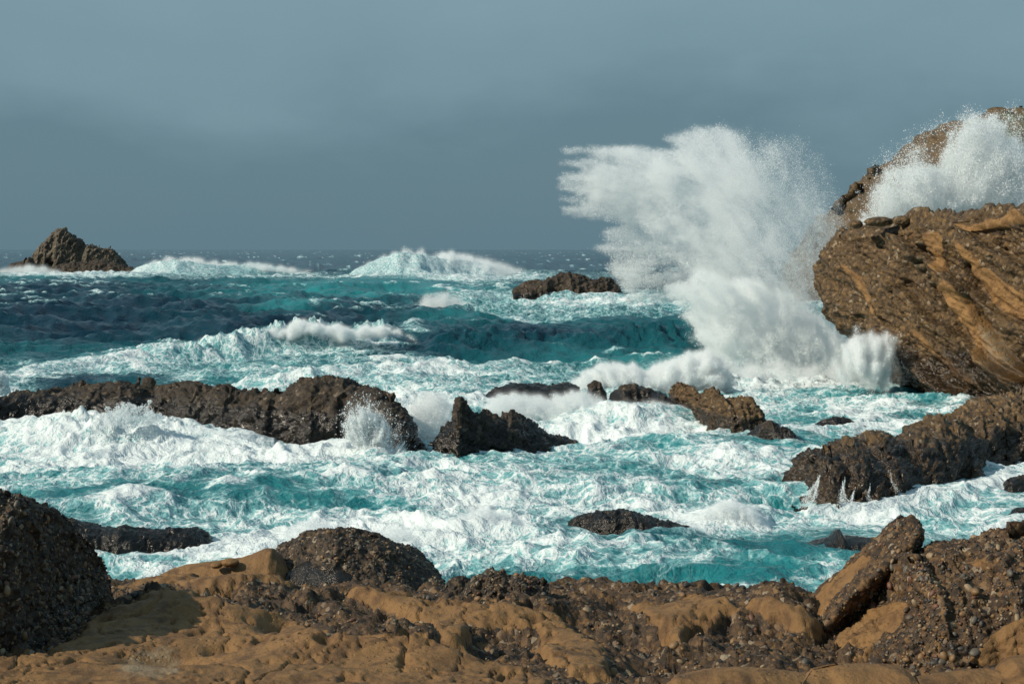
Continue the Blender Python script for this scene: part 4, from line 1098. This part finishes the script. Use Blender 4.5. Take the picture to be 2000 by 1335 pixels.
def spray_points(n, poly, yc, thick, r, seed, src=None, edge=30.0, warp=14.0, streak=0.5, dens=0.5, nscale=1.0, soft=0.35, fall=0.0, front=0.6, lean=0.0):
    """droplets filling a body whose outline is given in the picture, at distance yc and as deep as it is wide.
       src: where the water was thrown from; streaks run away from it"""
    rng = np.random.default_rng(seed)
    poly = np.asarray(poly, float)
    x0, y0 = poly.min(0) - warp; x1, y1 = poly.max(0) + warp
    if src is None: src = ((x0 + x1) / 2, y1 + 30)
    m = yc / F
    gx = np.arange(x0, x1 + 2, 2.0); gy = np.arange(y0, y1 + 2, 2.0)
    SD = sd_poly(*np.meshgrid(gx, gy), poly).astype(np.float32)
    Rm = float(np.median(np.hypot(poly[:, 0] - src[0], poly[:, 1] - src[1])))
    fw, fl, iw = 26.0 / nscale, 95.0 / nscale, 70.0 / nscale
    got = []; tot = 0
    for _ in range(80):
        k = 500000
        qx = rng.uniform(x0, x1, k).astype(np.float32); qy = rng.uniform(y0, y1, k).astype(np.float32)
        sd = SD[((qy - y0) / 2 + 0.5).astype(int), ((qx - x0) / 2 + 0.5).astype(int)]
        w = rng.uniform(-1, 1, k).astype(np.float32); u = rng.random(k)
        # cheap tests first: near the outline, and under the highest density that can occur
        ok = (sd > -1.6 * warp) & (u < min(1.0, dens + 0.9 * streak))
        qx, qy, sd, w, u = qx[ok], qy[ok], sd[ok], w[ok], u[ok]
        dx, dy = qx - src[0], qy - src[1]
        ang = np.arctan2(dy, dx); rr = np.hypot(dx, dy)
        zz = w * thick / m
        fing = fbm3(np.stack([ang * Rm / fw, rr / fl, zz / fl], -1).astype(np.float32) + seed, 3, 0.6)
        iso = fbm3(np.stack([qx / iw, qy / iw, zz / iw], -1).astype(np.float32) + seed * 2.1, 4, 0.55)
        sd = sd + warp * (1.4 * fing + 1.2 * iso)
        e = np.clip(sd / edge, 0, 1)
        shell = np.sqrt(np.clip(1 - (1 - e) ** 2, 0, 1))
        lim = shell * (0.55 + 1.1 * np.abs(iso) + 0.3 * fing)
        den = np.clip(dens + streak * fing + 0.6 * streak * iso, 0.02, 1) * sstep(0, soft, e)
        keep = (sd > 0) & (np.abs(w) < lim) & (u < den)
        qx, qy, w = qx[keep], qy[keep], w[keep]
        yq = yc + lean * (y1 - qy)
        got.append(np.stack([(qx - CX) / F * yq, yq + thick * w, HC - (qy - HY) / F * yq], -1)); tot += len(qx)
        if tot >= n: break
    p = np.concatenate(got)[:n]
    rad = r * np.exp(rng.normal(0, 0.35, len(p)))
    return p, rad

LEFTF = [(1096, 293), (1112, 288), (1150, 286), (1220, 281), (1300, 286), (1318, 284), (1290, 270), (1300, 263), (1330, 253), (1400, 242), (1440, 262), (1450, 330), (1460, 470), (1420, 560), (1306, 598), (1215, 594),
         (1212, 565), (1196, 545), (1172, 512), (1186, 506), (1152, 484), (1158, 474), (1176, 468), (1162, 456), (1186, 440), (1215, 432), (1165, 430), (1100, 414), (1098, 406), (1130, 400), (1092, 392), (1094, 386), (1140, 384), (1088, 372), (1092, 366), (1130, 362), (1086, 348), (1096, 340), (1130, 336), (1150, 326), (1094, 322), (1098, 316), (1150, 312), (1190, 306), (1130, 298)]
BIG = [(1300, 286), (1296, 268), (1330, 252), (1400, 240), (1460, 248), (1500, 310), (1530, 400), (1550, 500), (1590, 590), (1650, 640), (1670, 715),
       (1560, 738), (1440, 735), (1365, 692), (1345, 660), (1322, 612), (1302, 560), (1270, 480), (1220, 400), (1200, 330)]
LOW = [(1302, 556), (1318, 548), (1340, 530), (1380, 520), (1480, 540), (1560, 590), (1650, 645), (1672, 720), (1560, 740), (1440, 738), (1365, 696), (1356, 684), (1372, 676), (1342, 660), (1350, 640), (1320, 618), (1334, 604), (1308, 580)]
MIST = [(1330, 258), (1400, 232), (1500, 236), (1570, 270), (1635, 330), (1675, 420), (1680, 560), (1700, 660), (1690, 720), (1450, 730), (1370, 620), (1330, 450)]
parts = [spray_points(340000, LEFTF, 124, 4.5, 0.0140, 1, src=(1700, 470), edge=46, warp=9, streak=1.2, dens=0.40, nscale=1.0, soft=0.4),
         spray_points(100000, [(1092, 294), (1104, 286), (1150, 284), (1240, 284), (1300, 300), (1300, 420), (1240, 440), (1165, 432), (1098, 416), (1096, 404), (1128, 398), (1090, 390), (1092, 382), (1124, 378), (1086, 366), (1084, 344), (1100, 334), (1134, 330), (1090, 322), (1092, 314), (1130, 308), (1160, 300)], 124, 3.0, 0.012, 6, src=(1700, 430), edge=15, warp=9, streak=1.0, dens=0.45, nscale=1.9, soft=0.6),
         spray_points(340000, BIG, 120, 6.0, 0.0135, 2, src=(1640, 740), edge=90, warp=14, streak=1.3, dens=0.22, nscale=0.9, soft=0.6),
         spray_points(380000, LOW, 112, 4.0, 0.0150, 3, src=(1620, 900), edge=60, warp=14, streak=0.9, dens=0.45, nscale=1.3, soft=0.4),
         spray_points(330000, MIST, 117, 6.0, 0.0125, 4, src=(1640, 740), edge=110, warp=26, streak=0.8, dens=0.30, soft=1.0),
         spray_points(150000, [(1330, 745), (1370, 700), (1460, 690), (1560, 700), (1650, 690), (1700, 720), (1720, 770), (1600, 785), (1450, 780)], 104, 3.0, 0.012, 5, src=(1560, 1000), edge=60, warp=20, streak=0.7, dens=0.35, soft=0.9)]
spray_obj('wave_splash', np.concatenate([q[0] for q in parts]), np.concatenate([q[1] for q in parts]),
          'towering white burst of spray exploding seaward of the big brown cliff', fog=(0.13, 0.065, 0.30), keep=0.22)

TOPS = [(1680, 440), (1684, 410), (1695, 370), (1725, 335), (1780, 315), (1840, 320), (1860, 290), (1870, 250), (1885, 222), (1915, 212), (1950, 225), (1985, 270), (2030, 300), (2080, 440)]
q1 = spray_points(210000, TOPS, 112, 3.5, 0.016, 11, src=(1800, 520), edge=60, warp=18, streak=0.7, dens=0.5)
q2 = spray_points(26000, [(1660, 430), (1720, 310), (1800, 240), (1890, 205), (1990, 220), (2080, 300), (2080, 440)], 112, 4.5, 0.018, 12, src=(1800, 560), edge=80, warp=40, streak=0.9, dens=0.25, soft=0.9)
spray_obj('wave_splash', np.concatenate([q1[0], q2[0]]), np.concatenate([q1[1], q2[1]]), 'white spray fountain bursting up behind the cliff top, before the headland', fog=(0.16, 0.1, 0.22), keep=0.7)
q1 = spray_points(70000, [(1620, 745), (1640, 690), (1668, 655), (1690, 645), (1720, 648), (1752, 655), (1754, 690), (1742, 740), (1735, 775), (1690, 760)], 88, 1.6, 0.014, 13, src=(1690, 1000), edge=55, warp=26, streak=1.0, dens=0.34, nscale=1.6, soft=0.9)
spray_obj('wave_splash', *q1, 'small white splash bouncing off the foot of the big cliff', fog=(0.11, 0.09, 0.5), keep=0.35)
q1 = spray_points(220000, [(1090, 790), (1120, 735), (1160, 712), (1210, 708), (1260, 722), (1310, 700), (1350, 688), (1385, 685), (1410, 700), (1430, 735), (1420, 780), (1330, 790), (1250, 770), (1180, 760)], 93, 2.2, 0.013, 14, src=(1260, 840), edge=40, warp=14, streak=0.7, dens=0.45, nscale=2)
q2 = spray_points(90000, [(940, 800), (960, 775), (1020, 768), (1090, 775), (1130, 760), (1150, 770), (1200, 790), (1290, 785), (1335, 800), (1340, 830), (1260, 838), (1100, 835), (980, 825)], 79, 1.4, 0.011, 15, src=(1150, 900), edge=26, warp=12, streak=0.7, dens=0.5, nscale=3)
spray_obj('wave_splash', np.concatenate([q1[0], q2[0]]), np.concatenate([q1[1], q2[1]]), 'curling wall of spray breaking over the row of low dark rocks', fog=(0.12, 0.09, 0.7), keep=0.45)
q1 = spray_points(32000, [(668, 865), (672, 820), (690, 795), (715, 785), (735, 800), (760, 835), (790, 870), (790, 890), (700, 880)], 62.5, 0.6, 0.010, 16, src=(725, 960), edge=34, warp=16, streak=1.0, dens=0.30, nscale=3, soft=0.8)
q2 = spray_points(1500, [(660, 850), (660, 790), (700, 762), (745, 775), (790, 830), (810, 875), (700, 870)], 62.5, 0.8, 0.012, 17, src=(725, 910), edge=30, warp=14, streak=0.5, dens=0.3, nscale=4)
spray_obj('wave_splash', np.concatenate([q1[0], q2[0]]), np.concatenate([q1[1], q2[1]]), 'small fan of spray thrown up the right flank of the long ridge', fog=(0.08, 0.06, 0.18), keep=0.7)
q1 = spray_points(9000, [(195, 835), (205, 800), (240, 785), (290, 790), (310, 805), (330, 830)], 65.5, 0.5, 0.009, 18, src=(250, 860), edge=20, warp=12, streak=0.8, dens=0.3, nscale=4)
spray_obj('wave_splash', *q1, 'low flecks of spray leaping where surf meets the long ridge')
q1 = spray_points(26000, [(795, 830), (800, 790), (830, 768), (870, 770), (890, 800), (880, 840), (830, 850)], 72, 0.8, 0.010, 19, src=(845, 880), edge=24, warp=10, streak=0.7, dens=0.4, nscale=4)
spray_obj('wave_splash', *q1, 'white spray puff in the narrow gap between ridge and knob-topped rock', fog=(0.09, 0.08, 0.5), keep=0.4)
# far and middle breakers
def crest_spray(n, pts, y, th, r, seed, label, soft=0.5, dens=0.45, edge=14, warp=5, ns=3, low=10, blow=0):
    rg = np.random.default_rng(seed)
    xs = np.linspace(pts[0][0], pts[-1][0], 40); yt = interp(xs, pts)
    env = np.sin(np.linspace(0.05, 1, 40) * math.pi) ** 0.4
    hgt = low * (0.25 + 1.1 * rg.random(40)) * env
    up = [(a, b + low * 0.4 - h_ * 0.45) for a, b, h_ in zip(xs, yt, hgt)]
    dn = [(a, b + low * 0.4 + h_ * 0.75) for a, b, h_ in reversed(list(zip(xs, yt, hgt)))]
    q = spray_points(n, up + dn, y, th, r, seed, src=((pts[0][0] + pts[-1][0]) / 2 + blow, pts[0][1] + 200), edge=edge, warp=warp, streak=0.7, dens=dens, nscale=ns, soft=soft)
    return q
q1 = crest_spray(70000, [(255, 532), (290, 514), (330, 505), (380, 506), (430, 514), (480, 513), (530, 516), (575, 520), (610, 525)], 446, 8, 0.045, 21, '', low=24, edge=10, warp=6)
spray_obj('breaking_wave_spray', *q1, 'white crest of the far breaker next to the pointed sea stack', 'breaker', fog=(0.5, 0.4, 0.6), keep=0.3)
q1 = crest_spray(120000, [(665, 545), (700, 522), (745, 500), (775, 485), (800, 484), (830, 495), (880, 496), (930, 502), (965, 512), (990, 528)], 425, 12, 0.045, 22, '', low=44, edge=18, warp=9, ns=2)
q2 = spray_points(40000, [(800, 530), (850, 490), (920, 494), (980, 508), (1040, 530), (1000, 548)], 430, 12, 0.040, 23, edge=25, warp=8, streak=0.5, dens=0.35, nscale=3, soft=0.9)
spray_obj('breaking_wave_spray', np.concatenate([q1[0], q2[0]]), np.concatenate([q1[1], q2[1]]), 'tall far breaker throwing a veil of spray on the horizon', 'breaker', fog=(0.5, 0.4, 0.6), keep=0.3)
q1 = crest_spray(110000, [(150, 704), (220, 696), (300, 684), (400, 668), (480, 654), (540, 640), (570, 633), (600, 626), (640, 634), (690, 640), (740, 634), (780, 636), (812, 655)], 124, 1.6, 0.016, 24, '', low=26, edge=10, warp=7, ns=2.5)
spray_obj('breaking_wave_spray', *q1, 'long white tumbling crest crossing the dark blue water', 'breaker', fog=(0.16, 0.12, 0.7), keep=0.5)
q1 = spray_points(40000, [(795, 625), (815, 585), (840, 568), (880, 566), (915, 585), (940, 612), (900, 628), (840, 630)], 186, 3, 0.022, 25, edge=40, warp=10, streak=0.5, dens=0.35, nscale=2, soft=0.9)
spray_obj('spray_puff', *q1, 'hazy puff of spray drifting over foam left of the black flat rock', 'spray', fog=(0.25, 0.18, 0.35), keep=0.25)
q1 = spray_points(30000, [(-20, 546), (-10, 528), (30, 522), (60, 518), (85, 520), (110, 530), (120, 545), (60, 548)], 450, 5, 0.035, 26, edge=12, warp=5, streak=0.5, dens=0.45, nscale=3)
spray_obj('wave_splash', *q1, 'surf breaking around the foot of the pointed sea stack', fog=(0.5, 0.4, 0.6), keep=0.2)
q1 = spray_points(16000, [(-40, 770), (-30, 725), (5, 722), (18, 740), (20, 770)], 90, 1.0, 0.014, 27, edge=20, warp=6, streak=0.5, dens=0.5, nscale=3)
spray_obj('wave_splash', *q1, 'pale burst of foam behind the far end of the long ridge')
q1 = spray_points(26000, [(860, 1060), (880, 1020), (915, 998), (940, 990), (975, 1000), (1000, 1005), (1030, 1030), (1000, 1060), (930, 1070)], 45.5, 0.6, 0.007, 28, edge=26, warp=10, streak=0.7, dens=0.4, nscale=3)
spray_obj('wave_splash', *q1, 'frothy breaker tumbling left of the low black rock', fog=(0.06, 0.05, 0.5), keep=0.5)
q1 = spray_points(22000, [(540, 1065), (560, 1035), (600, 1012), (640, 1020), (680, 1042), (740, 1030), (800, 1035), (840, 1060), (700, 1075)], 44.0, 0.6, 0.006, 29, edge=22, warp=9, streak=0.7, dens=0.35, nscale=3)
spray_obj('wave_splash', *q1, 'foaming breaker collapsing behind the dark rounded mound', fog=(0.06, 0.05, 0.5), keep=0.5)
q1 = spray_points(22000, [(1345, 1035), (1370, 1000), (1400, 980), (1430, 974), (1465, 985), (1490, 1010), (1505, 1035)], 47.5, 0.6, 0.007, 30, edge=26, warp=9, streak=0.7, dens=0.4, nscale=3)
spray_obj('wave_splash', *q1, 'frothy breaker between the low black rock and the wet ridge', fog=(0.06, 0.05, 0.5), keep=0.5)

q = []
rgr = np.random.default_rng(5)
for (sx, sy, ex, ey, yy, w0, n_) in [(1602, 928, 1566, 990, 49.9, 1.2, 1500), (1600, 935, 1584, 990, 49.8, 1.0, 1200), (1650, 932, 1640, 990, 49.9, 0.9, 700), (1646, 940, 1652, 988, 49.9, 0.8, 600),
                                     (1668, 958, 1660, 988, 49.9, 0.9, 500), (1735, 918, 1752, 960, 51.3, 0.7, 260), (1700, 945, 1694, 978, 50.4, 0.7, 220)]:
    t_ = rgr.random(n_) ** 0.8
    wob_ = 9.0 * fbm2(t_ * 3 + sx, t_ * 0 + sy, 3, 0.6)
    qx_ = sx + (ex - sx) * t_ + wob_ * np.sqrt(t_) + rgr.normal(size=n_) * w0 * (0.5 + 4.5 * t_ ** 1.5)
    qy_ = sy + (ey - sy) * t_ + rgr.normal(size=n_) * 2
    yq_ = yy + 0.020 * (ey - qy_)
    q.append((np.stack([(qx_ - CX) / F * yq_, yq_, HC - (qy_ - HY) / F * yq_], -1), 0.0045 * np.exp(rgr.normal(0, 0.4, n_))))
spray_obj('runoff', np.concatenate([a[0] for a in q]), np.concatenate([a[1] for a in q]), 'white rivulets of water streaming off the split end of the wet ridge', 'runoff')

print('T spray', time.time() - T0)
print('objects', len(bpy.data.objects), 'tris', sum(len(o.data.polygons) * (2 if o.data.polygons and o.data.polygons[0].loop_total == 4 else 1) for o in bpy.data.objects if o.type == 'MESH'))
